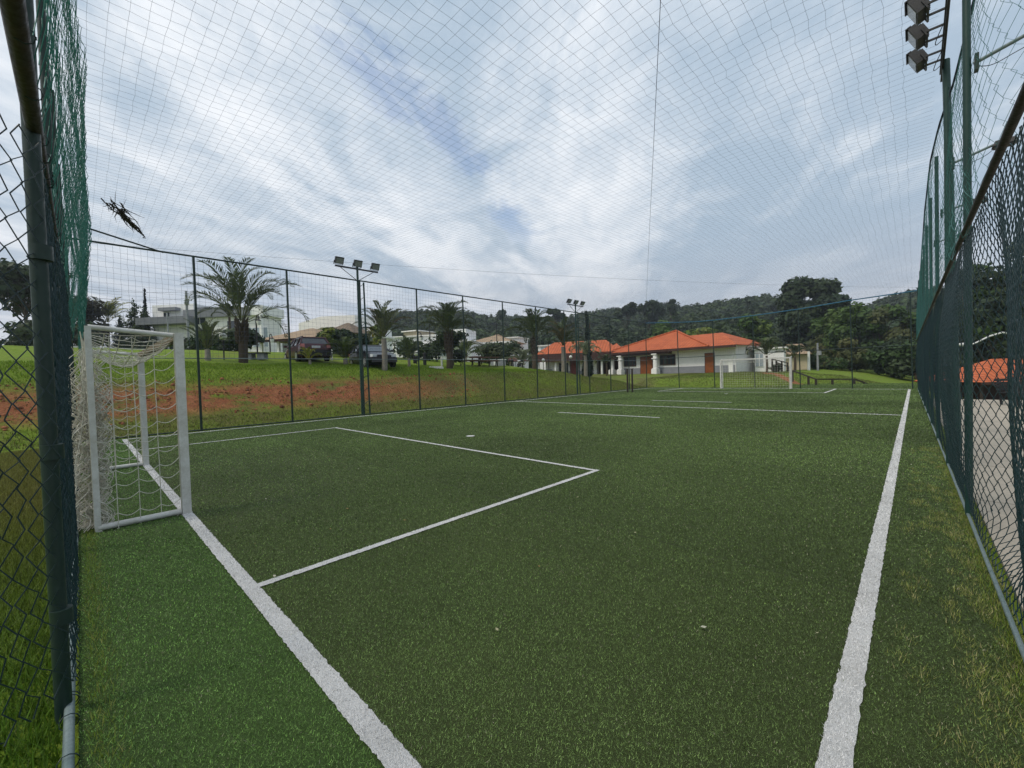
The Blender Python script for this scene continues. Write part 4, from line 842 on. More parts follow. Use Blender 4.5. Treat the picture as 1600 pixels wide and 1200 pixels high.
def hip(g, x0, x1, y0, y1, ze, zr, over=.6, inset=None):
    x0 -= over; x1 += over; y0 -= over; y1 += over; ins = (y1 - y0) / 2 if inset is None else inset; ym = (y0 + y1) / 2
    a, b, c, d = (x0, y0, ze), (x1, y0, ze), (x1, y1, ze), (x0, y1, ze); e, f = (x0 + ins, ym, zr), (x1 - ins, ym, zr)
    g.poly([a, b, f, e]); g.poly([c, d, e, f]); g.poly([b, c, f]); g.poly([d, a, e]); g.poly([d, c, b, a])
# white two-storey house with grey bands
r, L = facade(233, 418, 60, 58, 'modern_house', 'white two-storey house with grey roof bands behind the biggest palm')
zb = r.location.z; Zr = lambda px, py, D: zat(px, py, D) - zb
wl = L * .36
G().box((wl / 2 + .3, 2.7, Zr(260, 478, 60) / 2), (wl, 4, Zr(260, 478, 62))).build('wall', MT['wall'], r)
G().box((wl / 2 + .2, 1.2, Zr(260, 503, 60)), (wl + 1.6, 4.5, 1.0)).build('balcony_band', MT['roof_grey'], r)
G().box((wl * .52, .35, Zr(260, 486, 61)), (wl * .42, 1.0, .45)).build('awning', MT['wall_grey'], r)
G().box((wl / 2 + .4, 1.2, 1.2), (wl * .9, 1.2, 2.4)).build('garage_shade_block', MT['black'], r)  # solid black block, the shade of the garage opening put into its colour
win(r, wl * .40, Zr(255, 494, 61), .9, .7, .68); win(r, wl * .95, Zr(292, 494, 61), 1.3, .5, .68)
h2 = Zr(330, 491, 57); G().box((wl + L * .30, 2.5, h2 / 2), (L * .60, 4, h2)).build('wall', MT['wall_warm'], r)
G().box((wl + L * .24, 2.4, h2 + .45), (L * .55, 5, 1.15)).build('roof_band', MT['roof_grey'], r)
G().box((wl + L * .02, 2.6, h2 + 1.25), (L * .16, 3, .55)).build('roof_band', MT['roof_grey'], r)
G().box((wl + L * .56, 2.4, h2 + .55), (L * .12, 4.6, 1.3)).build('parapet', MT['wall'], r)
G().box((L * .70, 3, h2 + 1.25), (.35, .35, .5)).build('chimney', MT['roof_grey'], r)
win(r, L * .415, Zr(318, 498, 57), 2.6, .9, .5, nx=3); win(r, L * .70, Zr(355, 516, 55), 1.1, 3.5, .5, frame='wall', nx=2)
win(r, L * .905, Zr(406, 520, 53), 3.4, 2.7, .5, 'glass_pale', nx=3, ft=.12)
for k in range(2): G().box((L * (.80 + .17 * k), -.05, h2 * .5), (.28, .4, h2)).build('pillar', MT['wall'], r)
# tan tiled low house
r, L = facade(408, 497, 42, 40, 'tiled_house', 'low house with a tan tiled hip roof and dark verandah behind the red car')
zb = r.location.z; ze = zat(450, 530, 41) - zb; zr_ = zat(450, 514, 44) - zb
g = G(); hip(g, 0, L, 0, 6.5, ze, zr_, .5); g.build('roof', MT['tile_tan'], r)
g = G(); hip(g, L * .42, L * .98, 5.5, 9, ze + .9, zr_ + .9, .4); g.build('roof', MT['tile_brown'], r)
G().box((L * .70, 7.4, (ze + .9) / 2), (L * .5, 3.0, ze + .9)).build('wall', MT['wall_beige'], r)
G().box((L / 2, 4.8, ze / 2 - .02), (L - .4, 3.0, ze - .04)).build('wall', MT['wood_dark'], r)
G().box((L / 2, -.35, ze - .10), (L + .9, .12, .2)).build('fascia', MT['wood_dark'], r)
for k, q in enumerate((.02, .33, .55, .82, .99)): G().box((L * q, .1, ze / 2), (.22, .22, ze)).build('pillar', MT['wall_warm'], r)
win(r, L * .30, ze * .5, 1.6, 1.2, 3.3, frame='wood_brown')
# white villa with a slanted fascia
r, L = facade(478, 588, 51, 48, 'modern_house', 'white villa with a thick slanted concrete fascia behind the dome-shaped tree')
zb = r.location.z; zt0 = zat(482, 508, 52) - zb; zt1 = zat(512, 496, 50) - zb; x1 = L * .32; x2 = L * .80
def slab(g, xa, za, xb, zb_, th, y0, y1):
    V = [(xa, y0, za - th), (xb, y0, zb_ - th), (xb, y1, zb_ - th), (xa, y1, za - th), (xa, y0, za), (xb, y0, zb_), (xb, y1, zb_), (xa, y1, za)]
    g.add(V, [[0, 3, 2, 1], [4, 5, 6, 7], [0, 1, 5, 4], [1, 2, 6, 5], [2, 3, 7, 6], [3, 0, 4, 7]])
g = G(); slab(g, 0, zt0, x1, zt1, 1.35, -.8, 3.6); slab(g, x1 + .003, zt1, x2, zt1 - .15, 1.30, -.8, 3.6); g.build('fascia', MT['wall_warm'], r)
G().box(((x2 + .6) / 2, 2.0, (zt0 - 1.4) / 2), (x2 - .6, 3.0, zt0 - 1.4)).build('wall', MT['wall'], r)
g = G(); slab(g, .4, zt0 - 1.35, x1, zt1 - 1.35, 2.2, .3, 3.4); slab(g, x1, zt1 - 1.36, x2 - .2, zt1 - 1.5, 2.4, .3, 3.4); g.build('wall', MT['wall_grey'] if False else MT['wall'], r)
ht = zat(575, 510, 46.5) - zb; G().box((L * .90, 1.8, ht / 2), (L * .19, 3.4, ht)).build('wall', MT['wall'], r); G().box((L * .91, 1.6, ht - .95), (L * .24, 4.0, .22)).build('ledge', MT['wall_warm'], r)
win(r, L * .93, ht * .36, 1.3, 2.6, 0, 'glass_pale', nx=1); win(r, L * .55, zt0 - 2.3, 2.2, .8, .55)
# beige and white houses further along
def block(px0, px1, D, top, label, mat, parts=(), depth=4, name='modern_house'):
    r, L = facade(px0, px1, D, D - 1.5, name, label); zb = r.location.z; h = zat((px0 + px1) / 2, top, D) - zb
    G().box((L / 2, depth / 2, h / 2), (L, depth, h)).build('wall', MT[mat], r)
    G().box((L / 2, depth / 2 - .1, h + .06), (L + .3, depth + .5, .16)).build('roof_slab', MT['wall_warm'] if mat != 'wall_warm' else MT['wall'], r)
    for (fx, py, w_, h_, m_) in parts: win(r, L * fx, zat((px0 + px1) / 2, py, D) - zb, w_, h_, 0, m_)
    return r, L, h
block(633, 656, 66, 519, 'beige rendered house block under the forest', 'wall_beige', [(.3, 540, 1.2, 1.0, 'glass')])
r, L, h = block(612, 682, 60, 527, 'long white house behind the clipped hedge', 'wall', [(.25, 541, 1.6, 1.2, 'glass_pale'), (.62, 541, 1.4, 1.2, 'glass'), (.86, 552, 1.2, 2.2, 'glass_pale')])
G().box((L * .8, -.4, h * .66), (L * .42, 1.4, .3)).build('canopy', MT['wall'], r)
r, L, h = block(676, 738, 57, 536, 'white house with a stepped parapet behind the middle palm', 'wall', [(.3, 549, 1.6, 1.2, 'glass_pale'), (.8, 552, 1.2, 1.0, 'glass')])
G().box((L * .66, 2.5, h + .9), (L * .36, 4, 1.8)).build('upper_wall', MT['wall'], r); G().box((L * .12, 3, h + .5), (L * .2, 4, .9)).build('upper_wall', MT['wall'], r); G().box((L * .45, -.5, h - .35), (L * .9, 1.3, .28)).build('canopy', MT['wall_grey'], r)
r, L = facade(734, 800, 62, 60, 'gabled_house', 'grey-walled house with a tan hip roof and white pillars'); zb = r.location.z; ze = zat(765, 535, 61) - zb; zr_ = zat(755, 523, 64) - zb
G().box((L * .32, 3, ze / 2), (L * .55, 6, ze - .02)).build('wall', MT['wall_grey'], r); G().box((L * .80, 3.2, ze / 2), (L * .38, 6, ze - .03)).build('wall', MT['wall'], r)
g = G(); hip(g, 0, L * .98, 0, 7, ze, zr_, .5); g.build('roof', MT['tile_tan'], r); G().box((L * .5, -.46, ze - .12), (L + 1.0, .12, .28)).build('fascia', MT['wall'], r)
win(r, L * .50, ze * .55, 1.7, 1.9, 0, 'glass_pale'); G().box((L * .02, -.2, ze / 2), (.7, .7, ze)).build('pillar', MT['wall'], r); G().box((L * .62, -.2, ze * .5), (.4, .4, ze)).build('pillar', MT['wall'], r)
for q in (.22, .40): G().box((L * q, -1.2, ze * .18), (.3, .3, ze * .36)).build('pillar', MT['wall'], r)
block(783, 812, 72, 529, 'small white house block between the grey house and the wide palm', 'wall', [(.5, 540, 1.4, 1.0, 'glass')])
block(842, 862, 78, 541, 'pale house block behind the clubhouse wing roof', 'wall', [(.5, 547, 1.4, 1.0, 'glass_pale')])
# clubhouse main hall
A = at(968, 588.5, 59.5); B = at(1150, 582.5, 46.5); d = (B - A)[:2]; Lc = float(np.hypot(*d)); rzc = math.atan2(d[1], d[0]); zc = .80; ud = d / Lc
def xf(px, y=0.0):      # distance along the hall front that is seen at this column
    n_ = np.array([-ud[1], ud[0]]); o_ = A[:2] + n_ * y; q = ray(px, 585)[:2]; t_ = np.linalg.solve(np.array([q, -ud]).T, o_ - CAM[:2]); return float(t_[1])
cl = thing('clubhouse', 'long white clubhouse with an orange tiled roof and grey plinth beyond the far goal', 'clubhouse', (A[0], A[1], zc), rzc)
hw_ = 3.30; dep_ = 7.0; xa_, xb_ = xf(973), Lc
G().box(((xa_ + xb_) / 2, dep_ / 2, hw_ / 2), (xb_ - xa_, dep_, hw_)).build('wall', MT['wall'], cl)
pl = G()
for p_, q_ in ((973, 1001), (1021.5, 1102), (1117, 1149)): pl.box(((xf(p_) + xf(q_)) / 2, -.012, .52), (xf(q_) - xf(p_), .06, 1.04))
pl.build('plinth', MT['wall_grey'], cl)
rg = G(); hip(rg, -1.2, Lc + .1, -.7, dep_ + .3, hw_ - .05, hw_ + 1.75, .6, 3.8); rg.build('roof', MT['tile_orange'], cl)
rg = G(); ap = (xf(1058, 3.4), 3.4, hw_ + 2.55); q0, q1, q2, q3 = (-1.83, -1.33, hw_ - .02), (xf(1108, -1.3), -1.33, hw_ - .02), (xf(1112, 7.9), 7.9, hw_), (-1.83, 7.9, hw_)
for qa, qb in ((q0, q1), (q1, q2), (q2, q3), (q3, q0)): rg.poly([qa, qb, ap])
rg.build('roof', MT['tile_orange'], cl)
rg = G()
for qa in (q0, q1): rg.tube([np.array(qa) + [0, 0, .04], np.array(ap) + [0, 0, .06]], .11, 6)
rg.build('ridge_caps', MT['tile_orange'], cl)['kind'] = 'stuff'
G().box((Lc / 2 - .55, -1.35, hw_ - .20), (Lc + 2.4, .10, .24)).build('fascia', MT['wood_dark'], cl)
G().box((xf(1000, -.9), -.9, hw_ - .42), (xf(1045, -.9) - xf(955, -.9), .5, .34)).build('beam', MT['wood_dark'], cl)
def door(r, x, w, h, y=0, two=False):
    o = G().box((x, y - .03, h / 2), (w + .16, .12, h + .08)).build('door', MT['wood_dark'], r); g = G(); n = 2 if two else 1
    for k in range(n):
        ww = w / n - .03; xc = x - w / 2 + w * (k + .5) / n; g.box((xc, y - .10, h / 2), (ww, .05, h - .04))
        for q in (.2, .5, .8): g.box((xc, y - .13, h * q), (ww * .7, .03, h * .2))
    g.build('door_leaf', MT['wood_door'], o); G().ball((x + (.05 if two else w * .4), y - .16, h * .48), .04, 8, 6).build('handle', MT['galv'], o)
door(cl, (xf(1002) + xf(1020.5)) / 2, xf(1020.5) - xf(1002), 2.5, 0, True); door(cl, (xf(1103) + xf(1116)) / 2, xf(1116) - xf(1103), 2.5)
for p_, q_ in ((976, 994.5), (1032, 1056)):
    w_ = xf(q_) - xf(p_); xx0 = (xf(q_) + xf(p_)) / 2
    o = G().box((xx0, -.04, 1.95), (w_, .14, 1.3)).build('window', MT['wood_dark'], cl); g = G()
    for k in range(4): g.box((xx0 - w_ / 2 + w_ * (k + .5) / 4, -.12, 1.95), (w_ / 4 - .14, .04, 1.08))
    g.build('pane', MT['glass'], o)
for x, y in ((xf(970, -.9), -.9), (xf(1024.5, -.9), -.9), (xf(957, -.6), -.6)):
    g = G(); g.box((x, y, .42), (.78, .78, .84)); g.box((x, y, .90), (.66, .66, .10)); g.tube([(x, y, .9), (x, y, hw_ - .55)], .30, 14); g.box((x, y, 2.2), (.70, .70, .10)); g.box((x, y, hw_ - .55), (.76, .76, .14)); g.build('column', MT['wall'], cl)
G().box((Lc - .5, -.06, 1.2), (.5, .14, 2.4)).build('downpipe_casing', MT['wall'], cl)
# clubhouse wing
A2 = at(842, 586, 64); B2 = at(962, 588, 60); d2 = (B2 - A2)[:2]; Lw = float(np.hypot(*d2)); rzw = math.atan2(d2[1], d2[0])
wg_ = thing('clubhouse_wing', 'low white wing with a dark fascia and orange tiled roof behind the tall palm', 'clubhouse', (A2[0], A2[1], 1.0), rzw)
G().box((Lw * .38, 3.5, 1.35), (Lw * .76, 6, 2.7)).build('wall', MT['wall'], wg_); G().box((Lw * .88, 4.5, 1.35), (Lw * .30, 4, 2.7)).build('back_wall', MT['wood_dark'], wg_)
rg = G(); hip(rg, 0, Lw, -.4, 7, 3.2, 5.3, .7, 2.4); rg.build('roof', MT['tile_orange'], wg_)
G().box((Lw * .5, -1.15, 2.75), (Lw + 1.4, .16, 1.15)).build('fascia', MT['wood_dark'], wg_)
G().box((Lw * .36, .46, .35), (Lw * .70, .06, .7)).build('plinth', MT['wall_grey'], wg_)
for f, w_, h_, m_ in ((.33, 1.3, 1.8, 'glass'), (.47, 1.2, 2.1, 'red_sheet'), (.13, .9, .9, 'glass_pale')):
    o = G().box((Lw * f, .47, h_ / 2 + .1), (w_ + .14, .1, h_ + .1)).build('door' if h_ > 2 else 'window', MT['wall_grey'], wg_); G().box((Lw * f, .42, h_ / 2 + .1), (w_, .06, h_)).build('pane' if m_ != 'red_sheet' else 'door_leaf', MT[m_], o)
for f in (.02, .245, .62, .84): G().tube([(Lw * f, -.6, -.3), (Lw * f, -.6, 2.3)], .16, 12).build('column', MT['wall'], wg_)
G().box((Lw * .09, -1.3, 1.5), (.9, .1, 1.3)).build('notice_board', MT['wall'], wg_)
# lattice fretwork gable between the two roofs
rg = G(); rg.poly([(Lw * .86, -1.3, 3.2), (Lw * 1.12, -1.3, 3.2), (Lw * .99, 3, 4.7)]); rg.poly([(Lw * 1.12, -1.3, 3.2), (Lw * 1.12, 7, 3.2), (Lw * .99, 3, 4.7)]); rg.build('gable_roof', MT['tile_orange'], wg_)
# red roofed kiosk and shed by the motorcycles
r, L = facade(779, 800, 58, 57, 'kiosk', 'small white kiosk with a red wall beside the motorcycles', 'kiosk'); zb = r.location.z
G().box((L * .55, 1.4, 1.2), (L * .5, 2.2, 2.4)).build('wall', MT['wall'], r); G().box((L * .10, 1.6, 1.15), (L * .45, 2.0, 2.3)).build('red_wall', MT['red_sheet'], r)
g = G(); hip(g, -.3, L * .85, .2, 2.8, 2.45, 2.95, .3); g.build('roof', MT['tile_brown'], r); win(r, L * .62, 1.5, .7, .6, .3)
r = thing('parasol', 'dull red parasol over the motorcycles', 'parasol', tuple(gp(806, 56)))
G().tube([(0, 0, -.1), (0, 0, 2.6)], .03, 8).build('pole', MT['galv'], r)
g = G(); a = np.arange(8) / 8 * 2 * PI; rim = np.stack([2.0 * np.cos(a), 2.0 * np.sin(a), np.full(8, 2.0)], -1)
for k in range(8): g.polys(np.array([[rim[k], rim[(k + 1) % 8], [0, 0, 2.65]]]))
g.build('canopy', MT['red_sheet'], r)
# sunken orange roofed shelter beyond the pavement
pa = at(1532, 597, 30); zs = float(pa[2])
r = thing('shelter', 'open shelter with an orange tiled roof sunk below the pavement', 'shelter', (pa[0], pa[1], -2.0), math.atan2(RT[1], RT[0])); O = None; ev = zs + 2.0
g = G(); hip(g, 0, 9.5, 0, 4.4, ev, ev + 1.65, .3, 3.6); g.build('roof', MT['tile_orange'], r)
G().box((4.7, 4.1, ev / 2 - .1), (9, .25, ev - .2)).build('back_wall', MT['wood_dark'], r)
for q in (.3, 3.2, 6.2, 9.2): G().tube([(q, .2, -.2), (q, .2, ev)], .09, 10).build('post', MT['wood_rail'], r)
G().box((4.75, -.32, ev - .10), (10.1, .08, .2)).build('fascia', MT['wood_dark'], r)
# end pieces of the buildings behind the stairs
r, L = facade(1216, 1262, 56, 54, 'outbuilding', 'low tan-roofed outbuilding half hidden by palms past the clubhouse'); zb = r.location.z
G().box((L / 2, 2.5, 1.0), (L, 4.6, 2.0)).build('wall', MT['wall_beige'], r); g = G(); hip(g, 0, L, 0, 5, 2.05, 3.5, .5); g.build('roof', MT['tile_tan'], r)
r, L = facade(1196, 1207, 47, 46.6, 'outbuilding', 'narrow white annex behind the dark drooping palm'); G().box((L / 2, 1.5, 1.25), (L + 2.2, 3, 2.5)).build('wall', MT['wall'], r); G().box((L / 2, 1.5, 2.6), (L + 2.7, 3.6, .16)).build('roof_slab', MT['wall_warm'], r); win(r, L / 2 - .9, 1.3, .7, 1.4, 0, 'glass_pale')

# ------------------------------------------------------------------ vehicles
def loft(g, st, mi=0, cap=True):       # st: list of rings (k,3)
    S = np.array(st, float); n, k, _ = S.shape; i = np.arange(n - 1)[:, None] * k; j = np.arange(k)[None]; jn = (j + 1) % k
    g.add(S, np.stack([i + j, i + k + j, i + k + jn, i + jn], -1).reshape(-1, 4), mi, smooth=False)
    if cap: g.poly(S[0], mi); g.poly(S[-1][::-1], mi)
def car(label, x, y, rz, paintm, hatch=True, L=4.0, W=1.68, H=1.46, sink=0.0):
    r = thing('parked_car', label, 'car', (x, y, float(hgt(x, y)) + .02 - sink), rz); f, b = L / 2, -L / 2; w = W / 2
    X = [b, b + .06, b + .35, b + 1.2, b + 2.2, f - 1.25, f - .55, f - .12, f]; bw = [.80, .93, .99, 1, 1, .99, .95, .84, .70]; zl = [.38, .27, .22, .20, .20, .20, .22, .28, .40]; zt = [.80, .98, 1.0, .96, .93, .90, .82, .68, .52]
    rings = []
    for q, s, a, c in zip(X, bw, zl, zt):
        ww = w * s; rings.append([(q, -ww * .86, a), (q, -ww, a + .14), (q, -ww, a + (c - a) * .62), (q, -ww * .93, c - .02), (q, -ww * .45, c + .012), (q, ww * .45, c + .012), (q, ww * .93, c - .02), (q, ww, a + (c - a) * .62), (q, ww, a + .14), (q, ww * .86, a)])
    g = G(); loft(g, rings); g.build('body', paintm, r)
    xr0, xr1, xw1, xw0 = b + .42, f - 2.0, f - 1.12, b + .10
    def cab(xr_, xf_, z, wd): return [(xr_, -wd, z), (xf_, -wd, z), (xf_, wd, z), (xr_, wd, z)]
    lo = cab(xw0 + .02, xw1, .93, w * .91); hi = cab(xr0, xr1, H - .06, w * .70); g = G(); loft(g, [lo, hi]); g.build('windows', MT['glass'], r)
    rf = [cab(xr0 - .05, xr1 + .06, H - .065, w * .72), cab(xr0 - .02, xr1 - .02, H - .02, w * .68), cab(xr0 + .25, xr1 - .35, H, w * .5)]
    g = G(); loft(g, rf); g.build('roof', paintm, r)
    for s in (-1, 1):
        for (p0, p1) in (((xw0 + .02, .92), (xr0 - .02, H - .05)), ((xw1 + .02, .92), (xr1 + .02, H - .05)), ((-.28, .93), (-.32, H - .05)), ((b + .85, .95), (b + .72, H - .05))):
            G().bar((p0[0], s * w * .915, p0[1]), (p1[0], s * w * .71, p1[1]), .075).build('pillar', paintm, r)
    g = G()
    for s in (-1, 1): g.bar((xr0 + .1, s * w * .62, H + .02), (xr1 - .2, s * w * .62, H + .02), .035)
    g.build('roof_rails', MT['black'], r)
    g = G(); g.box((b + .03, 0, .48), (.16, W * .95, .34)); g.box((b - .03, 0, .56), (.06, W * .86, .12)); g.build('rear_bumper', MT['bumper'], r)
    g = G(); g.box((f - .03, 0, .40), (.16, W * .84, .26)); g.build('front_bumper', MT['bumper'] if hatch else paintm, r)
    for s in (-1, 1):
        G().box((b + .05, s * w * .80, .86), (.14, .20, .22)).build('tail_light', MT['tail'], r)
        G().box((f - .12, s * w * .66, .64), (.24, .30, .15), rz=-s * .35).build('headlight', MT['head'], r)
        G().box((f - 1.30, s * (w + .10), .98), (.10, .20, .13)).build('mirror', paintm, r)
        for q in (b + .72, f - .78):
            wh = G().disc_x((q, s * (w - .09), .30), .31, .20, n=22).build('wheel', MT['tyre'], r)
            g = G(); g.disc_x((q, s * (w + .015), .30), .20, .03, n=18)
            g.build('rim', MT['rim'], wh)
    G().box((b - .06, .0, .80), (.03, .46, .13)).build('number_plate', MT['plate'], r)
    g = G(); g.box((f - .02, 0, .60), (.06, .8, .10)); g.build('grille', MT['black'], r)
    return r
car('dark red hatchback with black bumper and roof rails seen from behind on the bank', -26.85, 9.75, math.radians(174), MT['paint_red'], True, 4.2, 1.75, 1.42, .16)
car('shiny black hatchback parked with its nose by the white barked palm', -23.45, 12.3, math.radians(-9), MT['paint_black'], False, 4.0, 1.72, 1.38, .12)
def bike(label, px, D, rz, white):
    p = gp(px, D); r = thing('motorcycle', label, 'motorcycle', tuple(p), rz, group='motorcycles by the kiosk')
    for x in (-.68, .68):
        wh = G().disc_x((x, 0, .31), .31, .11, n=18).build('wheel', MT['tyre'], r); G().disc_x((x, 0, .31), .19, .125, n=14).build('rim', MT['rim'], wh)
    g = G(); g.box((.02, 0, .46), (.55, .28, .34), taper=.8); g.tube([(-.68, 0, .31), (-.1, 0, .42)], .05, 6); g.tube([(.68, 0, .31), (.42, 0, .92)], .045, 6); g.tube([(-.55, .14, .40), (.1, .14, .32)], .05, 6); g.build('frame', MT['black'], r)
    G().ball((.16, 0, .82), (.30, .15, .15)).build('fuel_tank', MT['paint_white'] if white else MT['black'], r); g = G(); g.box((-.35, 0, .80), (.62, .24, .10), taper=.9); g.box((-.70, 0, .86), (.22, .18, .08)); g.build('seat', MT['bumper'], r)
    G().tube([(.40, -.36, 1.02), (.44, -.1, .96), (.44, .1, .96), (.40, .36, 1.02)], .018, 6).build('handlebar', MT['black'], r); G().ball((.52, 0, .86), (.10, .11, .11)).build('headlamp', MT['head'], r); g = G(); g.box((.60, 0, .62), (.34, .14, .05)); g.box((-.74, 0, .66), (.4, .15, .05)); g.build('mudguards', MT['paint_white'] if white else MT['black'], r)
bike('black motorcycle parked beside the white one', 801, 43, 2.4, False); bike('white and black motorcycle in front of the wide palm', 813, 42, 2.6, True)

# ------------------------------------------------------------------ small things on the lawn
def globe_lamp(label, px, D, h):
    r = thing('globe_lamp', label, 'lamp', tuple(gp(px, D)), group='lamps with white globes'); G().tube([(0, 0, -.2), (0, 0, h)], .035, 8).build('pole', MT['black'], r); G().tube([(0, 0, h - .02), (0, 0, h + .08)], [.09, .05], 10).build('cap', MT['black'], r); G().ball((0, 0, h + .24), .19, 14, 10).build('globe', MT['globe'], r); return r
globe_lamp('short black lamp with a white globe in front of the young pale palm hedge', 351.5, 22.5, 1.0)
globe_lamp('black lamp with a white globe against the fascia, close to the wide palm', 849.5, 47, 1.45); globe_lamp('black lamp with a white globe against the fascia, close to the tall palm', 892.5, 50, 2.15)
globe_lamp('tiny white globe lamp by the fence post near the clipped hedge', 652, 30, .55)
def lantern(label, px, D, h):
    r = thing('street_lamp', label, 'lamp', tuple(gp(px, D)), group='black lantern posts'); G().tube([(0, 0, -.2), (0, 0, h)], .05, 8).build('pole', MT['black'], r); t = np.linspace(0, PI, 12); G().tube(np.stack([.28 - .28 * np.cos(t), 0 * t, h + .28 * np.sin(t)], -1), .035, 8).build('arm', MT['black'], r)
    g = G(); g.tube([(.56, 0, h - .02), (.56, 0, h - .14)], [.07, .16], 10); g.build('hood', MT['black'], r); G().tube([(.56, 0, h - .14), (.56, 0, h - .38)], [.15, .11], 10).build('lantern', MT['globe'], r)
lantern('black lantern post with a hooked arm in front of the tan tiled house', 404, 27, 2.25); lantern('curved black lantern post next to the clipped hedge', 654, 33, 2.0)
lantern('thin black lantern post by the sunken road behind the tan house', 424, 33, 1.2)
def pole(label, px, D, top, cat='pole', name='utility_pole', rad=.13, mat='stone', arm=True):
    p = gp(px, D); h = zat(px, top, D) - p[2]; r = thing(name, label, cat, tuple(p), group='utility poles among the houses'); G().tube([(0, 0, -.3), (0, 0, h)], [rad, rad * .75], 10).build('pole', MT[mat], r)
    if arm: G().bar((-.5, .1, h - .6), (.5, -.1, h - .6), .10).build('crossarm', MT['wood_rail'], r); G().box((.18, 0, h - 1.2), (.35, .35, .5)).build('transformer', MT['stone'], r)
    return p + [0, 0, h]
t1 = pole('grey utility pole in front of the white two-storey house', 297, 44, 455); t2 = pole('thin pale pole rising beside the garage of the white house', 266, 46, 489, arm=False, rad=.09)
t3 = pole('slender dark mast next to the middle palm', 674, 44, 506, mat='black', rad=.06, arm=False); t4 = pole('dark slim mast in front of the grey-walled house', 778, 48, 505, mat='black', rad=.06, arm=False); pole('slim black post under the lantern by the tan house', 455, 34, 535, mat='black', rad=.04, arm=False)
pole('double dark mast before the clubhouse wing', 858, 52, 533, mat='black', rad=.06, arm=False); t5 = pole('pale concrete pole in the bushes past the wooden railing', 1278, 50, 536)
pole('short white post by the hedge near the concrete pole', 1264, 50, 549, mat='wall', rad=.16, arm=False)
def wire(label, a, b, sag, r_=.012):
    t = np.linspace(0, 1, 40)[:, None]; P = np.asarray(a) * (1 - t) + np.asarray(b) * t; P[:, 2] -= sag * 4 * t[:, 0] * (1 - t[:, 0]); tag(G().tube(P, r_, 5).build('power_line', MT['rope_navy']), label, 'cable', 'overhead wires')
wire('upper power line running from the grey utility pole past the conifers', t1 - [0, 0, .1], at(60, 440, 50), .5); wire('lower power line from the grey utility pole past the conifers', t1 - [0, 0, .8], at(60, 452, 50), .6)
wire('power line from the grey utility pole over the tan house', t1 - [0, 0, .2], at(520, 500, 70), .8)
wire('long thin wire crossing above the whole bank fence', at(120, 378, 40), at(1500, 449, 75), 1.2, .011)
# picnic tables
def picnic(label, px, D, rz, s=1.0):
    r = thing('picnic_table', label, 'table', tuple(gp(px, D)), rz, group='picnic tables on the lawn'); g = G()
    for k in range(4): g.box((0, -.27 + .18 * k, .74), (1.9, .16, .045))
    g.build('tabletop', MT['wood_brown'], r)
    for y_ in (-.68, .68): G().box((0, y_, .44), (1.9, .26, .045)).build('bench_seat', MT['wood_brown'], r)
    for x in (-.7, .7): g = G(); g.bar((x, -.75, 0), (x, -.22, .72), .08); g.bar((x, .75, 0), (x, .22, .72), .08); g.bar((x, -.75, .40), (x, .75, .40), .07); g.build('leg_frame', MT['wood_rail'], r)
picnic('brown picnic table just past the pale low palm shrub', 736, 34, .75); picnic('brown picnic table in the middle of the row', 752, 35, .8); picnic('brown picnic table closest to the kiosk', 764, 36, .7)
r = thing('concrete_slab', 'white low slab lying on the lawn at the foot of the middle palm', 'slab', tuple(gp(682, 28)), .8); g = G(); g.box((0, 0, .06), (.95, .6, .16), taper=.92); g.box((0, 0, .15), (.8, .5, .02)); g.build('slab', MT['kerb'], r)
r = thing('stone_bench', 'low grey stone bench with a dark top beside the biggest palm trunk', 'bench', tuple(gp(402, 23.5)), .75); G().box((0, 0, .36), (1.35, .5, .06)).build('seat', MT['black'], r)
for x in (-.35, .35): G().box((x, 0, .17), (.40, .42, .34), taper=.94).build('leg', MT['stone'], r)
r = thing('equipment_box', 'grey white crate standing between the tables and the motorcycles', 'crate', tuple(gp(779, 38)), .75); g = G(); g.box((0, 0, .28), (1.4, .6, .52), taper=.94); g.build('body', MT['stone'], r); g = G(); g.box((0, 0, .57), (1.46, .64, .07)); g.build('lid', MT['wall'], r); g = G(); g.box((-.30, -.31, .28), (.18, .04, .40)); g.build('panel', MT['wall'], r)
for lab, px_, D in (('white marker post next to the headlight of the black car', 616, 25.5), ('thin white marker post below the yellow young tree', 514.5, 27), ('white marker post just past the rear of the red car', 519.5, 27), ('short white marker post at the hedge by the middle palm', 691, 31)):
    r = thing('marker_post', lab, 'post', tuple(gp(px_, D)), group='white marker posts on the lawn'); G().tube([(0, 0, -.1), (0, 0, .62)], .07, 8).build('post', MT['kerb'], r); G().ball((0, 0, .62), (.07, .07, .05), 8, 6).build('cap', MT['kerb'], r)
for lab, px_, D, h in (('black bin post near the curved lantern', 664.5, 30, .85), ('black bin post before the clipped hedge', 649, 31, .75)):
    r = thing('bollard', lab, 'bollard', tuple(gp(px_, D)), group='black bollards on the lawn'); G().tube([(0, 0, -.1), (0, 0, h)], .12, 10).build('post', MT['black'], r); G().tube([(0, 0, h), (0, 0, h + .05)], [.14, .10], 10).build('cap', MT['black'], r)
# paired dark posts outside the far end of the bank fence
for lab, px_ in (('tall dark post by the fence, closer to the single-column side', 980.5), ('tall dark post by the fence, closer to the far corner', 988)):
    p = at(px_, 600, 30); r = thing('dark_post', lab, 'post', (p[0], p[1], float(hgt(p[0], p[1])) - .02), group='pair of dark posts outside the fence'); G().tube([(0, 0, -.2), (0, 0, 1.75)], .065, 8).build('post', MT['wood_rail'], r); G().box((0, 0, 1.76), (.16, .16, .04)).build('cap', MT['wood_rail'], r)
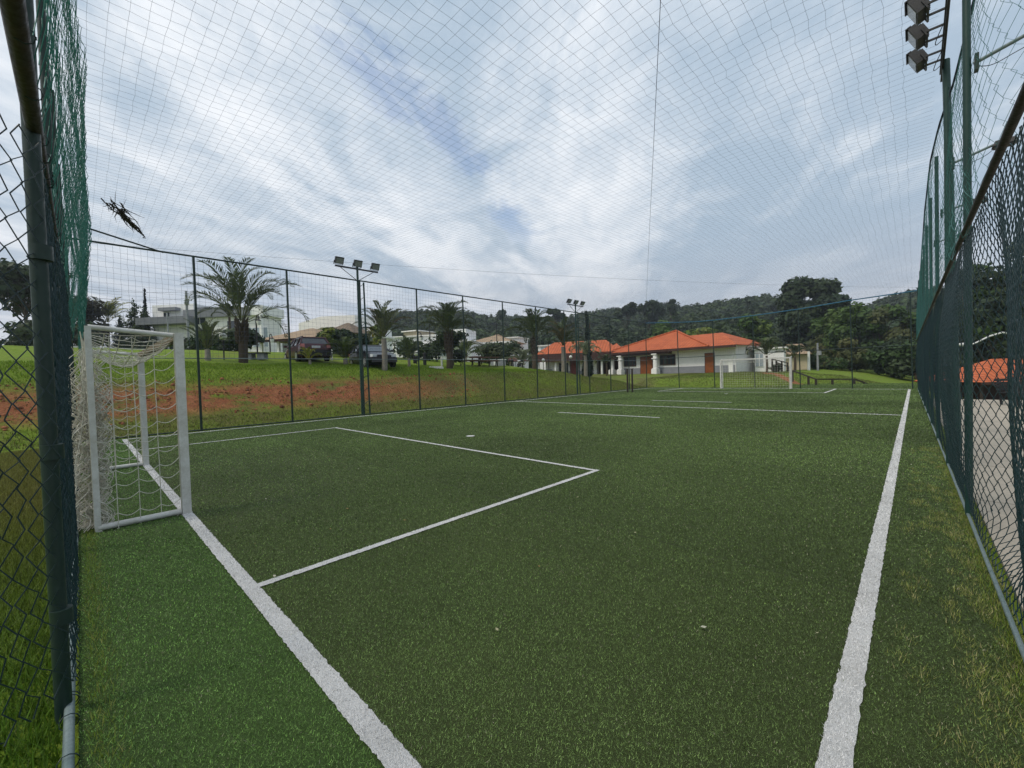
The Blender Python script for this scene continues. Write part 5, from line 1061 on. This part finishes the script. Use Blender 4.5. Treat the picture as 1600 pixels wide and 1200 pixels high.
# wooden railings past the far goal
def railing(label, pts, posts, rails=(.95,), th=.07):
    P = [at(a, b, c) for a, b, c in pts]; o = P[0]; z0 = float(hgt(o[0], o[1])); r = thing('wooden_railing', label, 'railing', (o[0], o[1], z0)); O = np.array([o[0], o[1], z0]); pl_ = [np.array([p[0], p[1], p[2]]) for p in P]
    G().tube(pl_, th, 4, flat=True).build('handrail', MT['wood_rail'], r, O)
    for (i, f) in posts:
        q = pl_[i] * (1 - f) + pl_[min(i + 1, len(pl_) - 1)] * f; G().box((q[0], q[1], q[2] - .62), (.15, .15, 1.3)).build('post', MT['wood_rail'], r, O)
railing('short dark wooden railing on the grass past the far goal', [(1238, 579, 36), (1275, 592.5, 33), (1336, 592.5, 33), (1364, 603, 33)], [(0, .0), (0, .7), (1, 0), (1, .42), (1, .98), (2, .5)])
railing('dark wooden stair rail between the palms and the far goal', [(1206, 561, 44), (1231, 567, 44)], [(0, .02), (0, .28), (0, .62), (0, .98)])
railing('second dark stair rail behind the first, by the annex', [(1212, 566, 46), (1234, 574, 46)], [(0, .1), (0, .9)])
# curved street lamp and bench on the pavement
p = at(1589, 600, 20); r = thing('street_lamp', 'white street lamp with a long curved arm beyond the pavement', 'lamp', (p[0], p[1], -.05)); O = np.array([p[0], p[1], 0]); q0 = at(1590, 522, 20); q1 = at(1566, 518, 20); q2 = at(1545, 524, 20); q3 = at(1527, 533, 20); q4 = at(1517, 537, 20); q5 = at(1497, 537, 20)
G().tube([(0, 0, 0), (q0 - O) * [1, 1, 1]], .06, 10).build('pole', MT['black'], r); G().tube([q0, q1, q2, q3, q4], [.045, .042, .04, .035, .03], 8).build('arm', MT['kerb'], r, O); G().tube([q4, (q4 + q5) / 2, q5], [.05, .10, .06], 8).build('lamp_head', MT['kerb'], r, O)
p = at(1592, 640, 15); r = thing('slatted_bench', 'black slatted bench on the pavement behind the fence', 'bench', (p[0] + .3, p[1], -.02), YAW); 
g = G()
for k in range(5): g.box((0, -.22 + .11 * k, .44), (1.9, .085, .03))
g.build('seat', MT['black'], r); g = G()
for k in range(4): g.box((0, .28 + .02 * k, .56 + .11 * k), (1.9, .03, .085))
g.build('backrest', MT['black'], r)
for x in (-.8, .8): g = G(); g.bar((x, -.22, 0), (x, -.22, .43), .05); g.bar((x, .24, 0), (x, .36, .95), .05); g.bar((x, -.22, .42), (x, .26, .42), .05); g.build('leg', MT['black'], r)
# red earth track worn down the slope beside the far goal
tg = G(); pts = [(1188, 584, 43.5), (1203, 589, 41), (1216, 594, 39), (1230, 600, 37), (1248, 606, 35)]; P = np.array([at(a, b, c)[:2] for a, b, c in pts]); t = np.linspace(0, 4, 40); cx = np.interp(t, range(5), P[:, 0]); cy = np.interp(t, range(5), P[:, 1]); wv = .34 + .14 * rng.random(40)
A_ = np.stack([cx - RT[0] * 0 - .0, cx + .0], 1); Xs = np.stack([cx - wv, cx, cx + wv], 1); Ys = np.stack([cy - wv * .7, cy, cy + wv * .7], 1); tg.grid(Xs, Ys, hgt(Xs, Ys) + .03)
m, nt, out = newmat('bare_red_earth'); v = posv(nt); princ(nt, out, mixc(nt, noise(nt, v, 6, 5, .7), (.36, .15, .07), (.24, .10, .05)), .95, 0, noise(nt, v, 14, 4), .03, .8, .1); MT['earth'] = m
structure(tg.build('dirt_path', MT['earth']))
# pale clippings and bits of litter on the turf are part of the turf fibres

# ------------------------------------------------------------------ air
m, nt, out = newmat('thin_haze'); pv = nd(nt, 'ShaderNodeVolumePrincipled'); pv.inputs['Color'].default_value = (.80, .86, .95, 1); pv.inputs['Density'].default_value = .00045; pv.inputs['Anisotropy'].default_value = .2
nt.links.new(pv.outputs[0], out.inputs['Volume'])
hz = G().box((-20, 60, 62), (1290, 1290, 150)).build('haze', m); tag(hz, 'thin bluish haze over the valley', 'haze', kind='stuff')

# ------------------------------------------------------------------ sky and light
SKY_OFF = 9.48
SUN_EL, SUN_AZ = math.radians(52), math.radians(200)
w = bpy.data.worlds.new('World'); scene.world = w; w.use_nodes = True; nt = w.node_tree; nt.nodes.clear()
wo = nt.nodes.new('ShaderNodeOutputWorld')
sky = nd(nt, 'ShaderNodeTexSky', sky_type='NISHITA'); sky.sun_disc = False; sky.sun_elevation = SUN_EL; sky.sun_rotation = SUN_AZ; sky.air_density = 1.0; sky.dust_density = .6; sky.ozone_density = 1.0
b1 = nd(nt, 'ShaderNodeBackground'); b1.inputs[1].default_value = .14; nt.links.new(sky.outputs[0], b1.inputs[0])
tc = nd(nt, 'ShaderNodeTexCoord').outputs['Generated']; sp = nd(nt, 'ShaderNodeSeparateXYZ'); nt.links.new(tc, sp.inputs[0])
zz = mth(nt, 'ADD', mth(nt, 'MAXIMUM', sp.outputs[2], 0.0), .10)
ca, sa = math.cos(.62), math.sin(.62)         # cloud streets run away from the camera
along = mth(nt, 'ADD', mth(nt, 'MULTIPLY', sp.outputs[0], -sa), mth(nt, 'MULTIPLY', sp.outputs[1], ca))
across = mth(nt, 'ADD', mth(nt, 'MULTIPLY', sp.outputs[0], ca), mth(nt, 'MULTIPLY', sp.outputs[1], sa))
u = mth(nt, 'DIVIDE', along, zz); v = mth(nt, 'DIVIDE', across, zz)
def cvec(su, sv, off):
    c = nd(nt, 'ShaderNodeCombineXYZ'); nt.links.new(mth(nt, 'MULTIPLY', u, su), c.inputs[0]); nt.links.new(mth(nt, 'MULTIPLY', v, sv), c.inputs[1]); c.inputs[2].default_value = off; return c.outputs[0]
OFF = SKY_OFF
big = noise(nt, cvec(.45, .80, 3.4 + OFF), 1.0, 4, .55, .35)
wisp = noise(nt, cvec(.95, 2.3, 1.7 + OFF), 1.0, 8, .62, .7)
puff = noise(nt, cvec(2.6, 3.2, 8.2 + OFF), 1.0, 8, .64, .5)
gapn = noise(nt, cvec(1.9, 2.2, 5.9 + OFF), 1.0, 7, .66, .5)
vw = mth(nt, 'ADD', v, mth(nt, 'ADD', mth(nt, 'MULTIPLY', mth(nt, 'SUBTRACT', wisp, .5), .9), mth(nt, 'MULTIPLY', mth(nt, 'SUBTRACT', big, .5), .6)))
def bump(c, w): return mapr(nt, mth(nt, 'ABSOLUTE', mth(nt, 'SUBTRACT', vw, c)), w, 0)
macro = mth(nt, 'ADD', mth(nt, 'MULTIPLY', bump(-.80, .42), .070), mth(nt, 'MULTIPLY', bump(.02, .50), .060))
macro = mth(nt, 'SUBTRACT', macro, mth(nt, 'MULTIPLY', mapr(nt, vw, .30, .9), .060))
dens = mth(nt, 'ADD', mth(nt, 'ADD', mth(nt, 'MULTIPLY', big, .30), mth(nt, 'MULTIPLY', wisp, .38)), mth(nt, 'ADD', mth(nt, 'MULTIPLY', puff, .32), macro))
bright = mapr(nt, dens, .41, .66)
cloud = mixc(nt, bright, (.375, .475, .585), (.84, .87, .91))
lowb = mapr(nt, sp.outputs[2], .04, .30)
cloud = mixc(nt, lowb, mixc(nt, mapr(nt, wisp, .35, .65), (.45, .50, .58), (.66, .68, .73)), cloud)
b2 = nd(nt, 'ShaderNodeBackground'); nt.links.new(cloud, b2.inputs[0]); b2.inputs[1].default_value = .93
# a broken line of blue openings along one cloud street
gc = mth(nt, 'ABSOLUTE', mth(nt, 'SUBTRACT', mth(nt, 'ADD', v, mth(nt, 'MULTIPLY', mth(nt, 'SUBTRACT', puff, .5), .55)), mth(nt, 'SUBTRACT', mth(nt, 'MULTIPLY', u, .22), .76)))
gline = mth(nt, 'MULTIPLY', mapr(nt, gc, .15, .02), mth(nt, 'MULTIPLY', mapr(nt, gapn, .45, .60), mth(nt, 'MULTIPLY', mapr(nt, u, .6, .9), mapr(nt, u, 2.6, 2.0))))
gothers = mapr(nt, mth(nt, 'ADD', gapn, mth(nt, 'MULTIPLY', big, .6)), .56, .44)
cov = mth(nt, 'SUBTRACT', 1.0, mth(nt, 'MAXIMUM', mth(nt, 'MULTIPLY', gline, .62), mth(nt, 'MULTIPLY', gothers, .16)))
ms = nd(nt, 'ShaderNodeMixShader'); nt.links.new(cov, ms.inputs[0]); nt.links.new(b1.outputs[0], ms.inputs[1]); nt.links.new(b2.outputs[0], ms.inputs[2]); nt.links.new(ms.outputs[0], wo.inputs[0])
sd = bpy.data.lights.new('sun', 'SUN'); sd.energy = 1.5; sd.angle = math.radians(14); sd.color = (1, .91, .76)
so = bpy.data.objects.new('sun', sd); COL.objects.link(so)
# direction the sun stands in: blender sky rotation is measured clockwise from +Y
sdir = Vector((math.sin(SUN_AZ) * math.cos(SUN_EL), math.cos(SUN_AZ) * math.cos(SUN_EL), math.sin(SUN_EL)))
so.rotation_euler = sdir.to_track_quat('Z', 'Y').to_euler(); so.location = (0, 0, 60)
scene.view_settings.view_transform = 'Standard'; scene.view_settings.look = 'None'; scene.view_settings.exposure = .36; scene.view_settings.gamma = 1
scene.cycles.use_denoising = True
scene.cycles.max_bounces = 6; scene.cycles.diffuse_bounces = 3; scene.cycles.transparent_max_bounces = 8
